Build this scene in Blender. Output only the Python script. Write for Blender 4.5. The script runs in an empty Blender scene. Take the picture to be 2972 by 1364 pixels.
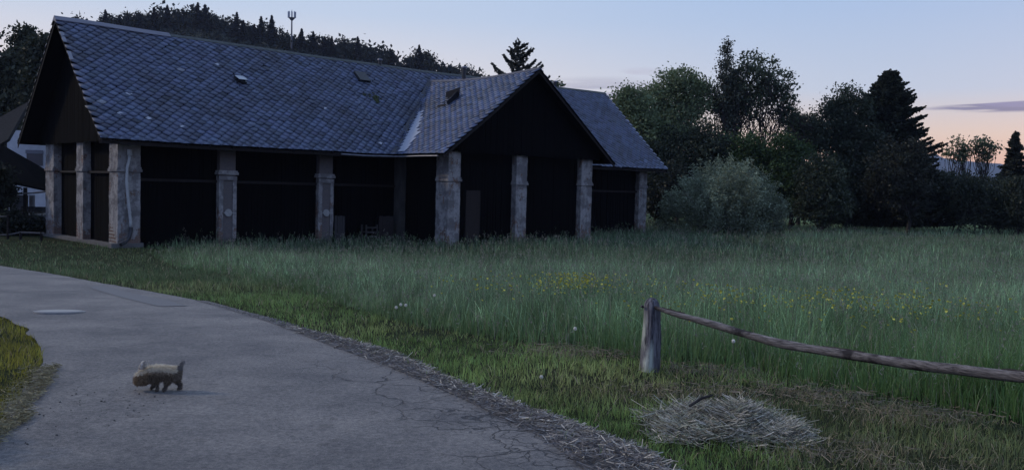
import bpy, bmesh, math, random
import numpy as np
from mathutils import Vector, Matrix, noise as mnoise
sc = bpy.context.scene
col = sc.collection
R = math.radians
rng = np.random.default_rng(7)
random.seed(7)

# ------------------------------------------------------------ camera
F, CX, CY = 2642.963, 1486.18, 683.36
PITCH, ROLL = R(-2.841), R(1.469)
EYE = np.array([0, 0, 1.6])
VP = 2972 / 2576
_fw = np.array([0, math.cos(PITCH), math.sin(PITCH)])
_up = np.array([0, -math.sin(PITCH), math.cos(PITCH)])
_rt = np.array([1.0, 0, 0])
cr, sr = math.cos(ROLL), math.sin(ROLL)
cx_ = _rt * cr + _up * sr
cy_ = -_rt * sr + _up * cr
cam = bpy.data.cameras.new('camera')
cam.sensor_width = 36; cam.lens = F / 2972 * 36
cam.clip_start = .05; cam.clip_end = 20000
camo = bpy.data.objects.new('camera', cam); col.objects.link(camo)
camo.matrix_world = Matrix(((cx_[0], cy_[0], -_fw[0], 0), (cx_[1], cy_[1], -_fw[1], 0), (cx_[2], cy_[2], -_fw[2], 1.6), (0, 0, 0, 1)))
sc.camera = camo


def lin(c):
    return tuple(((x / 255) / 12.92 if x / 255 <= .04045 else ((x / 255 + .055) / 1.055) ** 2.4) for x in c)


# ------------------------------------------------------------ world: dusk sky
world = bpy.data.worlds.new('World'); sc.world = world; world.use_nodes = True
wt = world.node_tree; wn = wt.nodes; wl = wt.links
wn.clear()


def wnode(t, **k):
    n = wn.new(t)
    for a, b in k.items():
        setattr(n, a, b)
    return n


def wmath(op, a, b=None, c=None, clamp=False):
    n = wnode('ShaderNodeMath', operation=op, use_clamp=clamp)
    for i, v in enumerate((a, b, c)):
        if v is None: continue
        if isinstance(v, (int, float)): n.inputs[i].default_value = v
        else: wl.new(v, n.inputs[i])
    return n.outputs[0]


def wramp(fac, stops):
    n = wnode('ShaderNodeValToRGB'); e = n.color_ramp.elements
    while len(e) < len(stops): e.new(.5)
    for el, (p, c) in zip(e, stops):
        el.position = p; el.color = (*lin(c), 1)
    wl.new(fac, n.inputs[0]); return n.outputs[0]


def wmix(f, a, b):
    n = wnode('ShaderNodeMix', data_type='RGBA'); wl.new(f, n.inputs[0])
    for s, v in ((6, a), (7, b)):
        if isinstance(v, tuple): n.inputs[s].default_value = (*v, 1)
        else: wl.new(v, n.inputs[s])
    return n.outputs[2]


tc = wnode('ShaderNodeTexCoord')
sx = wnode('ShaderNodeSeparateXYZ'); wl.new(tc.outputs['Generated'], sx.inputs[0])
X, Y, Z = sx.outputs
az = wmath('ARCTAN2', X, Y)                       # 0 = the view direction, + to the right
el = wmath('MULTIPLY', wmath('MAXIMUM', Z, 0.0), 2.0, clamp=True)    # ramp 0..1 = sin(elevation) 0..0.5
left = wramp(el, [(0, (250, 222, 192)), (.10, (246, 226, 208)), (.22, (228, 220, 222)), (.36, (190, 205, 229)), (.46, (180, 199, 228)), (1, (172, 196, 234))])
right = wramp(el, [(0, (238, 160, 118)), (.06, (240, 192, 156)), (.13, (224, 205, 192)), (.22, (186, 200, 222)), (.42, (160, 186, 224)), (1, (162, 190, 234))])
behind = wramp(el, [(0, (150, 158, 205)), (.15, (148, 164, 216)), (.4, (146, 171, 230)), (1, (154, 182, 238))])
azr = wnode('ShaderNodeMapRange', interpolation_type='SMOOTHSTEP'); wl.new(az, azr.inputs[0])
azr.inputs[1].default_value = -.25; azr.inputs[2].default_value = .42
front = wmix(azr.outputs[0], left, right)
br = wnode('ShaderNodeMapRange', interpolation_type='SMOOTHSTEP'); wl.new(wmath('ABSOLUTE', wmath('SUBTRACT', az, .15)), br.inputs[0])
br.inputs[1].default_value = .8; br.inputs[2].default_value = 2.1
grad = wmix(br.outputs[0], front, behind)
# thin clouds: long streaks close to the horizon
mp = wnode('ShaderNodeCombineXYZ')
wl.new(wmath('MULTIPLY', az, 5.0), mp.inputs[0]); wl.new(wmath('MULTIPLY', Z, 75.0), mp.inputs[1])
cn = wnode('ShaderNodeTexNoise'); cn.inputs['Scale'].default_value = 1.5; cn.inputs['Detail'].default_value = 5
wl.new(mp.outputs[0], cn.inputs['Vector'])


def cloud(a0, z0, wa, wz, amt):
    a = wmath('DIVIDE', wmath('SUBTRACT', az, a0), wa); b = wmath('DIVIDE', wmath('SUBTRACT', Z, z0), wz)
    d = wmath('SUBTRACT', 1.0, wmath('ADD', wmath('MULTIPLY', a, a), wmath('MULTIPLY', b, b)), clamp=True)
    m = wmath('MULTIPLY', d, wmath('SUBTRACT', wmath('MULTIPLY', cn.outputs[0], 5.0), 1.9, clamp=True))
    return wmath('MULTIPLY', m, amt, clamp=True)


grad = wmix(cloud(.100, .113, .085, .012, .75), grad, lin((168, 170, 192)))
grad = wmix(cloud(.105, .107, .055, .009, .8), grad, lin((160, 163, 188)))
grad = wmix(cloud(.140, .130, .03, .0045, .8), grad, lin((180, 178, 200)))
grad = wmix(cloud(.500, .0905, .085, .0050, 3), grad, lin((118, 128, 162)))
grad = wmix(cloud(.55, .0935, .09, .0040, 2.6), grad, lin((130, 138, 176)))
sky = wnode('ShaderNodeTexSky', sky_type='NISHITA'); sky.sun_disc = False
sky.sun_elevation = R(1.0); sky.sun_rotation = R(38); sky.air_density = 1.2; sky.dust_density = .6
b1 = wnode('ShaderNodeBackground'); wl.new(grad, b1.inputs[0]); b1.inputs[1].default_value = .74
b2 = wnode('ShaderNodeBackground'); wl.new(sky.outputs[0], b2.inputs[0]); b2.inputs[1].default_value = .012
ad = wnode('ShaderNodeAddShader'); wl.new(b1.outputs[0], ad.inputs[0]); wl.new(b2.outputs[0], ad.inputs[1])
wo = wnode('ShaderNodeOutputWorld'); wl.new(ad.outputs[0], wo.inputs[0])
# the one lamp: the faint warm side light that throws the dog's shadow to the right
sun = bpy.data.lights.new('sun', 'SUN'); sun.energy = .9; sun.angle = R(2.5); sun.color = (1, .86, .66)
suno = bpy.data.objects.new('sun', sun); col.objects.link(suno)
suno.rotation_euler = Vector((1, -.16, -.62)).to_track_quat('-Z', 'Y').to_euler()
sc.view_settings.view_transform = 'Standard'; sc.view_settings.look = 'None'
sc.view_settings.exposure = 0.50; sc.view_settings.gamma = 1
sc.cycles.use_denoising = True
sc.cycles.max_bounces = 5; sc.cycles.transparent_max_bounces = 6; sc.cycles.volume_bounces = 0

# ------------------------------------------------------------ geometry helpers


def ray(px, py):
    dx, dy = px * VP - CX, py * VP - CY
    return _rt * (cr * dx + sr * dy) / F - _up * (-sr * dx + cr * dy) / F + _fw


def at(px, py, D):
    d = ray(px, py); return EYE + d * (D / d[1])


def hgt(x, y):
    t = np.clip((np.asarray(y, float) - 6) / 34, 0, 1)
    return -1.6 * t * t * (3 - 2 * t)


def ground(px, py):
    d = ray(px, py)
    for k in np.linspace(1, 300, 6000):
        p = EYE + d * k
        if p[2] < hgt(p[0], p[1]): return p
    return EYE + d * 300


def dirt_x(px, D):
    """ground point in column px (at mid height) at depth D"""
    p = at(px, 560, D); return np.array([p[0], D, float(hgt(0, D))])


def tag(o, label=None, cat=None, group=None, kind=None):
    if label: o['label'] = label
    if cat: o['category'] = cat
    if group: o['group'] = group
    if kind: o['kind'] = kind
    return o


def empty(name, loc, rz=0):
    o = bpy.data.objects.new(name, None); col.objects.link(o); o.location = loc; o.rotation_euler = (0, 0, rz)
    o.empty_display_size = .3; return o


def link(name, me, mat, parent=None):
    o = bpy.data.objects.new(name, me); col.objects.link(o)
    if mat: me.materials.append(mat)
    if parent: o.parent = parent
    return o


def npmesh(name, V, quads=None, tris=None, mat=None, parent=None, colr=None, smooth=False):
    me = bpy.data.meshes.new(name)
    V = np.asarray(V, np.float32)
    q = np.zeros((0, 4), np.int32) if quads is None else np.asarray(quads, np.int32)
    t = np.zeros((0, 3), np.int32) if tris is None else np.asarray(tris, np.int32)
    me.vertices.add(len(V)); me.vertices.foreach_set('co', V.ravel())
    nl = q.size + t.size
    me.loops.add(nl); me.loops.foreach_set('vertex_index', np.concatenate([q.ravel(), t.ravel()]).astype(np.int32))
    me.polygons.add(len(q) + len(t))
    ls = np.concatenate([np.arange(len(q)) * 4, q.size + np.arange(len(t)) * 3]).astype(np.int32)
    me.polygons.foreach_set('loop_start', ls)
    if smooth: me.polygons.foreach_set('use_smooth', np.ones(len(ls), bool))
    if colr is not None:
        a = me.attributes.new('Col', 'FLOAT_COLOR', 'POINT')
        c = np.ones((len(V), 4), np.float32); c[:, :3] = colr
        a.data.foreach_set('color', c.ravel())
    me.update(calc_edges=True); me.validate()
    return link(name, me, mat, parent)


class MB:
    def __init__(s): s.v = []; s.f = []

    def add(s, vs, fs):
        b = len(s.v); s.v += [tuple(map(float, p)) for p in vs]; s.f += [tuple(b + i for i in f) for f in fs]; return s

    def box(s, x0, x1, y0, y1, z0, z1):
        return s.add([(x, y, z) for z in (z0, z1) for y in (y0, y1) for x in (x0, x1)],
                     [(0, 2, 3, 1), (4, 5, 7, 6), (0, 1, 5, 4), (1, 3, 7, 5), (3, 2, 6, 7), (2, 0, 4, 6)])

    def tube(s, pts, rad, n=8, cap=True, rough=0):
        pts = [Vector(p) for p in pts]; m = len(pts)
        rad = [rad] * m if isinstance(rad, (int, float)) else list(rad)
        b = len(s.v); ref = Vector((0, 0, 1))
        d0 = (pts[-1] - pts[0]).normalized()
        if abs(d0.z) > .9: ref = Vector((0, 1, 0))
        for i, p in enumerate(pts):
            d = (pts[min(i + 1, m - 1)] - pts[max(i - 1, 0)]).normalized()
            a = d.cross(ref).normalized(); c = a.cross(d)
            for k in range(n):
                t = 2 * math.pi * k / n; r = rad[i] * (1 + (random.uniform(-rough, rough) if rough else 0))
                q = p + (a * math.cos(t) + c * math.sin(t)) * r; s.v.append(tuple(q))
        for i in range(m - 1):
            for k in range(n):
                s.f.append((b + i * n + k, b + i * n + (k + 1) % n, b + (i + 1) * n + (k + 1) % n, b + (i + 1) * n + k))
        if cap:
            s.f.append(tuple(b + k for k in range(n))[::-1]); s.f.append(tuple(b + (m - 1) * n + k for k in range(n)))
        return s

    def slab(s, poly, th):
        """extrude a planar polygon of 3-D points along -normal by th"""
        p = [Vector(q) for q in poly]; n = (p[1] - p[0]).cross(p[2] - p[0]).normalized(); k = len(p)
        return s.add([tuple(q) for q in p] + [tuple(q - n * th) for q in p],
                     [tuple(range(k)), tuple(range(2 * k - 1, k - 1, -1))] + [(i, i + k, (i + 1) % k + k, (i + 1) % k) for i in range(k)])

    def rough(s, x0, x1, y0, y1, z0, z1, seg=.25, amp=.02, seed=0):
        """box with subdivided, slightly worn faces"""
        bm = bmesh.new()
        nx, ny, nz = [max(1, int(round((b - a) / seg))) for a, b in ((x0, x1), (y0, y1), (z0, z1))]
        def face(o, e1, e2, n1, n2):
            g = {}
            for i in range(n1 + 1):
                for j in range(n2 + 1):
                    g[i, j] = bm.verts.new(Vector(o) + Vector(e1) * (i / n1) + Vector(e2) * (j / n2))
            for i in range(n1):
                for j in range(n2): bm.faces.new((g[i, j], g[i + 1, j], g[i + 1, j + 1], g[i, j + 1]))
        X, Y, Z = x1 - x0, y1 - y0, z1 - z0
        face((x0, y0, z0), (X, 0, 0), (0, 0, Z), nx, nz); face((x1, y1, z0), (-X, 0, 0), (0, 0, Z), nx, nz)
        face((x0, y1, z0), (0, -Y, 0), (0, 0, Z), ny, nz); face((x1, y0, z0), (0, Y, 0), (0, 0, Z), ny, nz)
        face((x0, y0, z1), (X, 0, 0), (0, Y, 0), nx, ny); face((x0, y1, z0), (X, 0, 0), (0, -Y, 0), nx, ny)
        bmesh.ops.remove_doubles(bm, verts=bm.verts, dist=1e-4)
        for v in bm.verts:
            v.co += mnoise.noise_vector(v.co * 2.3 + Vector((seed, seed * 2, 0))) * amp * .55 + mnoise.noise_vector(v.co * 7.5 + Vector((seed, 3, 0))) * amp * .6
        b = len(s.v); bm.verts.index_update()
        s.v += [tuple(v.co) for v in bm.verts]; s.f += [tuple(b + v.index for v in f.verts) for f in bm.faces]
        bm.free(); return s

    def build(s, name, mat, parent=None, smooth=False):
        me = bpy.data.meshes.new(name); me.from_pydata(s.v, [], s.f); me.update()
        if smooth:
            for p in me.polygons: p.use_smooth = True
        return link(name, me, mat, parent)


# ------------------------------------------------------------ materials
class M:
    def __init__(s, name):
        s.m = bpy.data.materials.new(name); s.m.use_nodes = True; s.t = s.m.node_tree; s.N = s.t.nodes; s.L = s.t.links
        s.N.clear(); s.out = s.N.new('ShaderNodeOutputMaterial'); s.tc = s.N.new('ShaderNodeTexCoord')

    def n(s, t, **k):
        n = s.N.new(t)
        for a, b in k.items(): setattr(n, a, b)
        return n

    def put(s, v, sock):
        if isinstance(v, tuple): sock.default_value = (*v, 1) if len(v) == 3 and sock.type == 'RGBA' else v
        elif isinstance(v, (int, float)): sock.default_value = v
        else: s.L.new(v, sock)

    def noise(s, scale, detail=4, rough=.55, stretch=None, vec=None):
        n = s.n('ShaderNodeTexNoise'); n.inputs['Scale'].default_value = scale; n.inputs['Detail'].default_value = detail
        n.inputs['Roughness'].default_value = rough
        v = vec or s.tc.outputs['Object']
        if stretch:
            mp = s.n('ShaderNodeMapping'); mp.inputs['Scale'].default_value = stretch; s.L.new(v, mp.inputs[0]); v = mp.outputs[0]
        s.L.new(v, n.inputs['Vector']); return n.outputs[0]

    def ramp(s, f, a, b, c0=0.0, c1=1.0):
        n = s.n('ShaderNodeMapRange'); n.clamp = True; s.put(f, n.inputs[0])
        for i, v in enumerate((a, b, c0, c1)): n.inputs[i + 1].default_value = v
        return n.outputs[0]

    def mix(s, f, a, b, mode='MIX'):
        n = s.n('ShaderNodeMix', data_type='RGBA', blend_type=mode); s.put(f, n.inputs[0]); s.put(a, n.inputs[6]); s.put(b, n.inputs[7])
        return n.outputs[2]

    def math(s, op, a, b=0.0):
        n = s.n('ShaderNodeMath', operation=op); s.put(a, n.inputs[0]); s.put(b, n.inputs[1]); return n.outputs[0]

    def attr(s, name='Col'):
        n = s.n('ShaderNodeAttribute', attribute_name=name); return n.outputs['Color']

    def bsdf(s, colr, rough=.85, bump=None, bs=.3, dist=.02, spec=.3, metal=0.0):
        b = s.n('ShaderNodeBsdfPrincipled'); s.put(colr, b.inputs['Base Color']); s.put(rough, b.inputs['Roughness'])
        b.inputs['Specular IOR Level'].default_value = spec; b.inputs['Metallic'].default_value = metal
        if bump is not None:
            bp = s.n('ShaderNodeBump'); bp.inputs['Strength'].default_value = bs; bp.inputs['Distance'].default_value = dist
            s.L.new(bump, bp.inputs['Height']); s.L.new(bp.outputs[0], b.inputs['Normal'])
        s.L.new(b.outputs[0], s.out.inputs[0]); s.b = b; return s.m


def simple(name, c1, c2=None, scale=6, rough=.85, stretch=None, bs=.3, spec=.3, metal=0.0, dist=.02):
    m = M(name); n = m.noise(scale, 5, .6, stretch)
    c2 = c2 or tuple(x * .6 for x in c1)
    return m.bsdf(m.mix(m.ramp(n, .3, .7), c1, c2), rough, n, bs, dist, spec, metal)


def leafmat(name, scale=1.0, trans=.25, rough=.7):
    m = M(name); a = m.attr()
    d = m.n('ShaderNodeBsdfDiffuse'); t = m.n('ShaderNodeBsdfTranslucent'); g = m.n('ShaderNodeBsdfGlossy')
    m.L.new(a, d.inputs[0]); m.L.new(a, t.inputs[0]); g.inputs['Roughness'].default_value = .45; g.inputs[0].default_value = (.8, .8, .8, 1)
    x = m.n('ShaderNodeMixShader'); x.inputs[0].default_value = trans; m.L.new(d.outputs[0], x.inputs[1]); m.L.new(t.outputs[0], x.inputs[2])
    y = m.n('ShaderNodeMixShader'); y.inputs[0].default_value = .012; m.L.new(x.outputs[0], y.inputs[1]); m.L.new(g.outputs[0], y.inputs[2])
    m.L.new(y.outputs[0], m.out.inputs[0]); return m.m


LEAF = leafmat('foliage'); GRASS = leafmat('grass_blades', trans=.42); STRAW = leafmat('straw_blades', trans=.15)
BARK = simple('bark', (.06, .05, .045), (.025, .022, .02), 5, .95, (3, 3, .6), .6)

m = M('slate')
a = m.attr(); n = m.noise(9, 5, .6); n2 = m.noise(.35, 4, .6)
c = m.mix(m.ramp(n, .3, .75), a, m.mix(1.0, a, (.55, .56, .6), 'MULTIPLY'))
lich = m.math('MULTIPLY', m.ramp(n2, .48, .66), .85)
c = m.mix(lich, c, m.mix(1.0, c, (.70, .62, .55), 'MULTIPLY'))
SLATE = m.bsdf(c, .5, n, .35, .01, .5)
EAVES = simple('eaves_slate', (.11, .13, .19), (.07, .085, .13), 5, .55)
m = M('plaster')
n = m.noise(1.6, 6, .65); n2 = m.noise(11, 5, .6); n3 = m.noise(1.7, 6, .75, (1, 1, .6))
bk = m.n('ShaderNodeTexBrick'); bk.inputs['Scale'].default_value = 4.2; bk.inputs['Color1'].default_value = (.17, .10, .075, 1)
bk.inputs['Color2'].default_value = (.12, .08, .065, 1); bk.inputs['Mortar'].default_value = (.27, .25, .22, 1)
bk.inputs['Brick Width'].default_value = .9; bk.inputs['Row Height'].default_value = .34
mp = m.n('ShaderNodeMapping'); mp.inputs['Rotation'].default_value = (R(90), 0, 0); m.L.new(m.tc.outputs['Object'], mp.inputs[0]); m.L.new(mp.outputs[0], bk.inputs['Vector'])
c = m.mix(m.ramp(n2, .25, .8), (.34, .32, .30), (.20, .19, .185))
c = m.mix(m.ramp(n, .46, .56), c, (.15, .14, .135))
sepz = m.n('ShaderNodeSeparateXYZ'); m.L.new(m.tc.outputs['Object'], sepz.inputs[0])
low = m.ramp(sepz.outputs[2], 0, 1.4, .12, 0)
c = m.mix(m.ramp(m.noise(3, 4, .6, (1, 1, .15)), .5, .75, 0, .6), c, (.09, .085, .085))
msk = m.ramp(m.math('ADD', n3, low), .575, .60)
c = m.mix(msk, c, bk.outputs[0])
PLASTER = m.bsdf(c, .95, m.math('SUBTRACT', m.math('MULTIPLY', n2, .5), msk), .6, .03, .1)
m = M('old_brick')
n2 = m.noise(9, 5, .6)
bk = m.n('ShaderNodeTexBrick'); bk.inputs['Scale'].default_value = 4.2; bk.inputs['Color1'].default_value = (.15, .12, .11, 1)
bk.inputs['Color2'].default_value = (.12, .10, .092, 1); bk.inputs['Mortar'].default_value = (.16, .15, .14, 1)
mp = m.n('ShaderNodeMapping'); mp.inputs['Rotation'].default_value = (R(90), 0, 0); m.L.new(m.tc.outputs['Object'], mp.inputs[0]); m.L.new(mp.outputs[0], bk.inputs['Vector'])
BRICK = m.bsdf(m.mix(m.ramp(n2, .3, .7), bk.outputs[0], (.11, .10, .10)), .95, n2, .5, .02, .1)
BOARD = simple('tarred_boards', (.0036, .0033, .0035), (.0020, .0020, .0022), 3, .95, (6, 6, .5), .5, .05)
BEAM = simple('dark_beam', (.020, .015, .013), (.010, .008, .008), 5, .9, (2, 2, 1), .4)
METAL = simple('zinc_sheet', (.22, .22, .25), (.13, .13, .16), 4, .5, None, .1, .5, .5)
DKMETAL = simple('dark_metal', (.035, .035, .04), (.02, .02, .022), 6, .5, None, .1, .5, .4)
PALEM = simple('pale_plastic', (.42, .42, .40), (.30, .30, .29), 5, .6, None, .1)
GLASSM = simple('skylight_glass', (.25, .28, .32), (.16, .18, .22), 2, .12, None, 0, .8)
WHITEW = simple('white_render', (.55, .55, .57), (.44, .44, .47), 3, .95, None, .15)
ROOF2 = simple('old_shingles', (.045, .043, .042), (.028, .027, .027), 9, 1, None, .5, .03)
MOSS = simple('moss', (.045, .055, .02), (.025, .03, .014), 12, 1, None, 1.0)
ROTW = simple('weathered_wood', (.15, .135, .12), (.05, .043, .04), 12, .9, (10, 1.2, 10), .9, .2, 0, .02)
m = M('post_wood')
n = m.noise(14, 6, .65, (3, 3, .35)); n2 = m.noise(5, 5, .6, (1, 1, .4)); pz = m.n('ShaderNodeSeparateXYZ'); m.L.new(m.tc.outputs['Object'], pz.inputs[0])
c = m.mix(m.ramp(n, .38, .62), (.19, .18, .19), (.035, .032, .038))
lm = m.math('MULTIPLY', m.ramp(n2, .42, .55), m.math('MULTIPLY', m.ramp(m.math('ADD', pz.outputs[0], m.math('MULTIPLY', pz.outputs[1], .4)), .0, -.03), m.ramp(pz.outputs[2], .58, .34)))
c = m.mix(lm, c, (.46, .48, .40))
POSTW = m.bsdf(c, .95, n, 1.0, .02, .1)

# ------------------------------------------------------------ ground, road
XS = np.unique(np.concatenate([-np.geomspace(20, 5000, 30), np.arange(-20, 20.01, .5), np.geomspace(20, 5000, 30)]))
YS = np.unique(np.concatenate([-np.geomspace(4, 180, 12), np.arange(-4, 46.01, .5), np.geomspace(46, 5100, 40)]))
gx, gy = np.meshgrid(XS, YS); gz = hgt(gx, gy)
nx, ny = len(XS), len(YS)
ii = (np.arange(ny - 1)[:, None] * nx + np.arange(nx - 1)[None]).ravel()
m = M('meadow_soil')
n = m.noise(.8, 6, .6); n2 = m.noise(14, 5, .7)
c = m.mix(m.ramp(n, .35, .65), (.016, .024, .010), (.028, .032, .016))
c = m.mix(m.ramp(n2, .5, .75), c, (.05, .045, .03))
SOIL = m.bsdf(c, 1.0, n2, .8, .05, .05)
g = npmesh('ground', np.stack([gx, gy, gz], -1).reshape(-1, 3), np.stack([ii, ii + 1, ii + nx + 1, ii + nx], 1), None, SOIL)
tag(g, kind='structure')

RR = [(.9, -6), (.75, 2), (.62, 4.4), (.48, 5.22), (.32, 5.72), (-.23, 6.72), (-.99, 8.01), (-1.73, 9.11), (-2.76, 10.81), (-4.71, 13.7), (-8.07, 17.78), (-11.37, 22.26), (-16.13, 28.3), (-22, 33), (-32, 38)]
RL = [(-2.2, -6), (-2.5, 2), (-2.9, 4.4), (-3.22, 5.5), (-3.30, 5.92), (-3.55, 6.52), (-3.80, 7.21), (-4.02, 7.81), (-4.47, 8.61), (-5.32, 9.91), (-6.4, 11.2), (-8.6, 13.2), (-13, 17), (-20, 22), (-34, 28)]


def resample(P, n):
    P = np.array(P, float); d = np.r_[0, np.cumsum(np.linalg.norm(np.diff(P, axis=0), axis=1))]
    t = np.linspace(0, d[-1], n); return np.stack([np.interp(t, d, P[:, k]) for k in (0, 1)], 1)


def smoothline(P, n=400, it=6):
    Q = resample(P, n)
    for _ in range(it): Q[1:-1] = (Q[:-2] + 2 * Q[1:-1] + Q[2:]) / 4
    return Q


NR = 400
Rl, Ll = [], []
RRs, RLs = np.array(RR), np.array(RL)
tt = np.linspace(0, len(RR) - 1, NR)
Rl = np.stack([np.interp(tt, range(len(RR)), RRs[:, k]) for k in (0, 1)], 1)
Ll = np.stack([np.interp(tt, range(len(RL)), RLs[:, k]) for k in (0, 1)], 1)
for _ in range(10):
    Rl[1:-1] = (Rl[:-2] + 2 * Rl[1:-1] + Rl[2:]) / 4; Ll[1:-1] = (Ll[:-2] + 2 * Ll[1:-1] + Ll[2:]) / 4
for k in range(NR):      # ragged asphalt edge
    Rl[k, 0] += .05 * mnoise.noise(Vector((Rl[k, 1] * 2.2, 3, 0))) + .025 * mnoise.noise(Vector((Rl[k, 1] * 8, 9, 0)))
    Ll[k, 0] += .07 * mnoise.noise(Vector((Ll[k, 1] * 2.5, 7, 0)))
NC = 17
w = np.linspace(0, 1, NC)[None, :, None]
RV = Rl[:, None] * (1 - w) + Ll[:, None] * w
RV3 = np.concatenate([RV, (hgt(0, RV[..., 1]) + .018)[..., None]], -1).reshape(-1, 3)
i2 = (np.arange(NR - 1)[:, None] * NC + np.arange(NC - 1)[None]).ravel()
m = M('asphalt')
n = m.noise(34, 5, .8); n2 = m.noise(.75, 6, .7); n3 = m.noise(260, 3, .8); n4 = m.noise(7, 5, .7)
c = m.mix(m.ramp(n2, .36, .62), (.228, .214, .200), (.128, .123, .123))
c = m.mix(m.ramp(n, .38, .64), m.mix(1.0, c, (.66, .66, .68), 'MULTIPLY'), m.mix(1.0, c, (1.42, 1.37, 1.3), 'MULTIPLY'))
c = m.mix(m.ramp(n3, .50, .62), c, m.mix(1.0, c, (.30, .30, .31), 'MULTIPLY'))
c = m.mix(m.ramp(n4, .54, .72, 0, .75), c, m.mix(1.0, c, (.62, .6, .6), 'MULTIPLY'))
vd = m.n('ShaderNodeVectorMath', operation='ADD'); sc_ = m.n('ShaderNodeTexNoise'); sc_.inputs['Scale'].default_value = 3.0; sc_.inputs['Detail'].default_value = 5
m.L.new(m.tc.outputs['Object'], sc_.inputs['Vector']); vs = m.n('ShaderNodeVectorMath', operation='SCALE'); vs.inputs['Scale'].default_value = .45
m.L.new(sc_.outputs['Color'], vs.inputs[0]); m.L.new(m.tc.outputs['Object'], vd.inputs[0]); m.L.new(vs.outputs[0], vd.inputs[1])
vo = m.n('ShaderNodeTexVoronoi', feature='DISTANCE_TO_EDGE'); vo.inputs['Scale'].default_value = 2.1; m.L.new(vd.outputs[0], vo.inputs['Vector'])
vo2 = m.n('ShaderNodeTexVoronoi', feature='DISTANCE_TO_EDGE'); vo2.inputs['Scale'].default_value = 6.5; m.L.new(vd.outputs[0], vo2.inputs['Vector'])
ed = m.n('ShaderNodeAttribute', attribute_name='edge').outputs['Fac']
sy = m.n('ShaderNodeSeparateXYZ'); m.L.new(m.tc.outputs['Object'], sy.inputs[0])
zone = m.math('MULTIPLY', m.ramp(m.math('ADD', ed, m.math('MULTIPLY', m.noise(.9, 3), .35)), .46, .34), m.ramp(sy.outputs[1], 9.5, 7.5))
zone2 = m.math('MULTIPLY', m.ramp(m.math('ADD', ed, m.math('MULTIPLY', m.noise(1.3, 3), .3)), .32, .24), m.ramp(sy.outputs[1], 7.2, 6.2))
ck = m.math('MAXIMUM', m.math('MULTIPLY', m.ramp(vo.outputs[0], .018, .006), zone), m.math('MULTIPLY', m.ramp(vo2.outputs[0], .035, .012), zone2))
c = m.mix(m.math('MULTIPLY', ck, .85), c, (.025, .025, .028))
ASPH = m.bsdf(c, .8, m.math('SUBTRACT', m.math('ADD', m.math('MULTIPLY', n, .5), m.math('MULTIPLY', n3, .4)), ck), 1.0, .012, .35)
rd = npmesh('road', RV3, np.stack([i2, i2 + NC, i2 + NC + 1, i2 + 1], 1), None, ASPH, smooth=True)
ea = rd.data.attributes.new('edge', 'FLOAT', 'POINT'); ea.data.foreach_set('value', np.tile(np.linspace(0, 1, NC), NR).astype(np.float32))
tag(rd, kind='structure')
# repaired band of darker asphalt on the far side of the bend
m = M('asphalt_patch'); n = m.noise(60, 4, .75)
PATCH = m.bsdf(m.mix(m.ramp(n, .35, .75), (.125, .122, .122), (.165, .158, .154)), .85, n, .6, .006, .3)
pa = [ground(x, y) for x, y in ((255, 722), (330, 742), (420, 760), (470, 775), (400, 776), (300, 752), (225, 728))]
MB().add([(p[0], p[1], float(hgt(0, p[1])) + .024) for p in pa], [tuple(range(7))[::-1]]).build('road_patch', PATCH)
tag(bpy.data.objects['road_patch'], kind='structure')

GRV = [(1.5, -6), (1.25, 2), (1.12, 4.4), (.90, 5.32), (.74, 5.62), (.25, 6.32), (-.36, 7.21), (-1.06, 8.61), (-1.76, 9.5), (-2.66, 10.95), (-4.6, 13.8)]
GRi = [tuple(q) for q in RR[:10]] + [(-4.71, 13.7)]
tt = np.linspace(0, 10, 220)
Ga = np.stack([np.interp(tt, range(11), np.array(GRi)[:, k]) for k in (0, 1)], 1); Gb = np.stack([np.interp(tt, range(11), np.array(GRV)[:, k]) for k in (0, 1)], 1)
for _ in range(5):
    Ga[1:-1] = (Ga[:-2] + 2 * Ga[1:-1] + Ga[2:]) / 4; Gb[1:-1] = (Gb[:-2] + 2 * Gb[1:-1] + Gb[2:]) / 4
Ga[:, 0] -= .06
w = np.linspace(0, 1, 6)[None, :, None]; GV = Ga[:, None] * (1 - w) + Gb[:, None] * w
GV3 = np.concatenate([GV, (hgt(0, GV[..., 1]) + np.array([.022, .02, .014, .014, .01, .004])[None])[..., None]], -1).reshape(-1, 3)
i3 = (np.arange(219)[:, None] * 6 + np.arange(5)[None]).ravel()
m = M('gravel'); n = m.noise(70, 5, .8); n2 = m.noise(4, 5, .7)
c = m.mix(m.ramp(n, .35, .7), (.14, .13, .125), (.27, .255, .245)); c = m.mix(m.ramp(n2, .5, .7), c, (.085, .078, .07))
GRAV = m.bsdf(c, 1, n, 1, .03, .1)
tag(npmesh('gravel_shoulder', GV3, np.stack([i3, i3 + 1, i3 + 7, i3 + 6], 1), None, GRAV), kind='structure')


# ------------------------------------------------------------ point in polygon, blades
def inpoly(P, poly):
    x, y = P[:, 0], P[:, 1]; r = np.zeros(len(P), bool); q = np.array(poly); j = len(q) - 1
    for i in range(len(q)):
        xi, yi, xj, yj = *q[i], *q[j]
        c = ((yi > y) != (yj > y)) & (x < (xj - xi) * (y - yi) / (yj - yi + 1e-12) + xi); r ^= c; j = i
    return r


def vnoise(P, s, seed=0):
    """cheap smooth 2-D value noise in numpy, 0..1"""
    g = np.random.default_rng(seed).random((128, 128)); q = P * s + 40.5; i = np.floor(q).astype(int); f = q - i; f = f * f * (3 - 2 * f)
    a = lambda dx, dy: g[(i[:, 0] + dx) % 128, (i[:, 1] + dy) % 128]
    return (a(0, 0) * (1 - f[:, 0]) + a(1, 0) * f[:, 0]) * (1 - f[:, 1]) + (a(0, 1) * (1 - f[:, 0]) + a(1, 1) * f[:, 0]) * f[:, 1]


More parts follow.
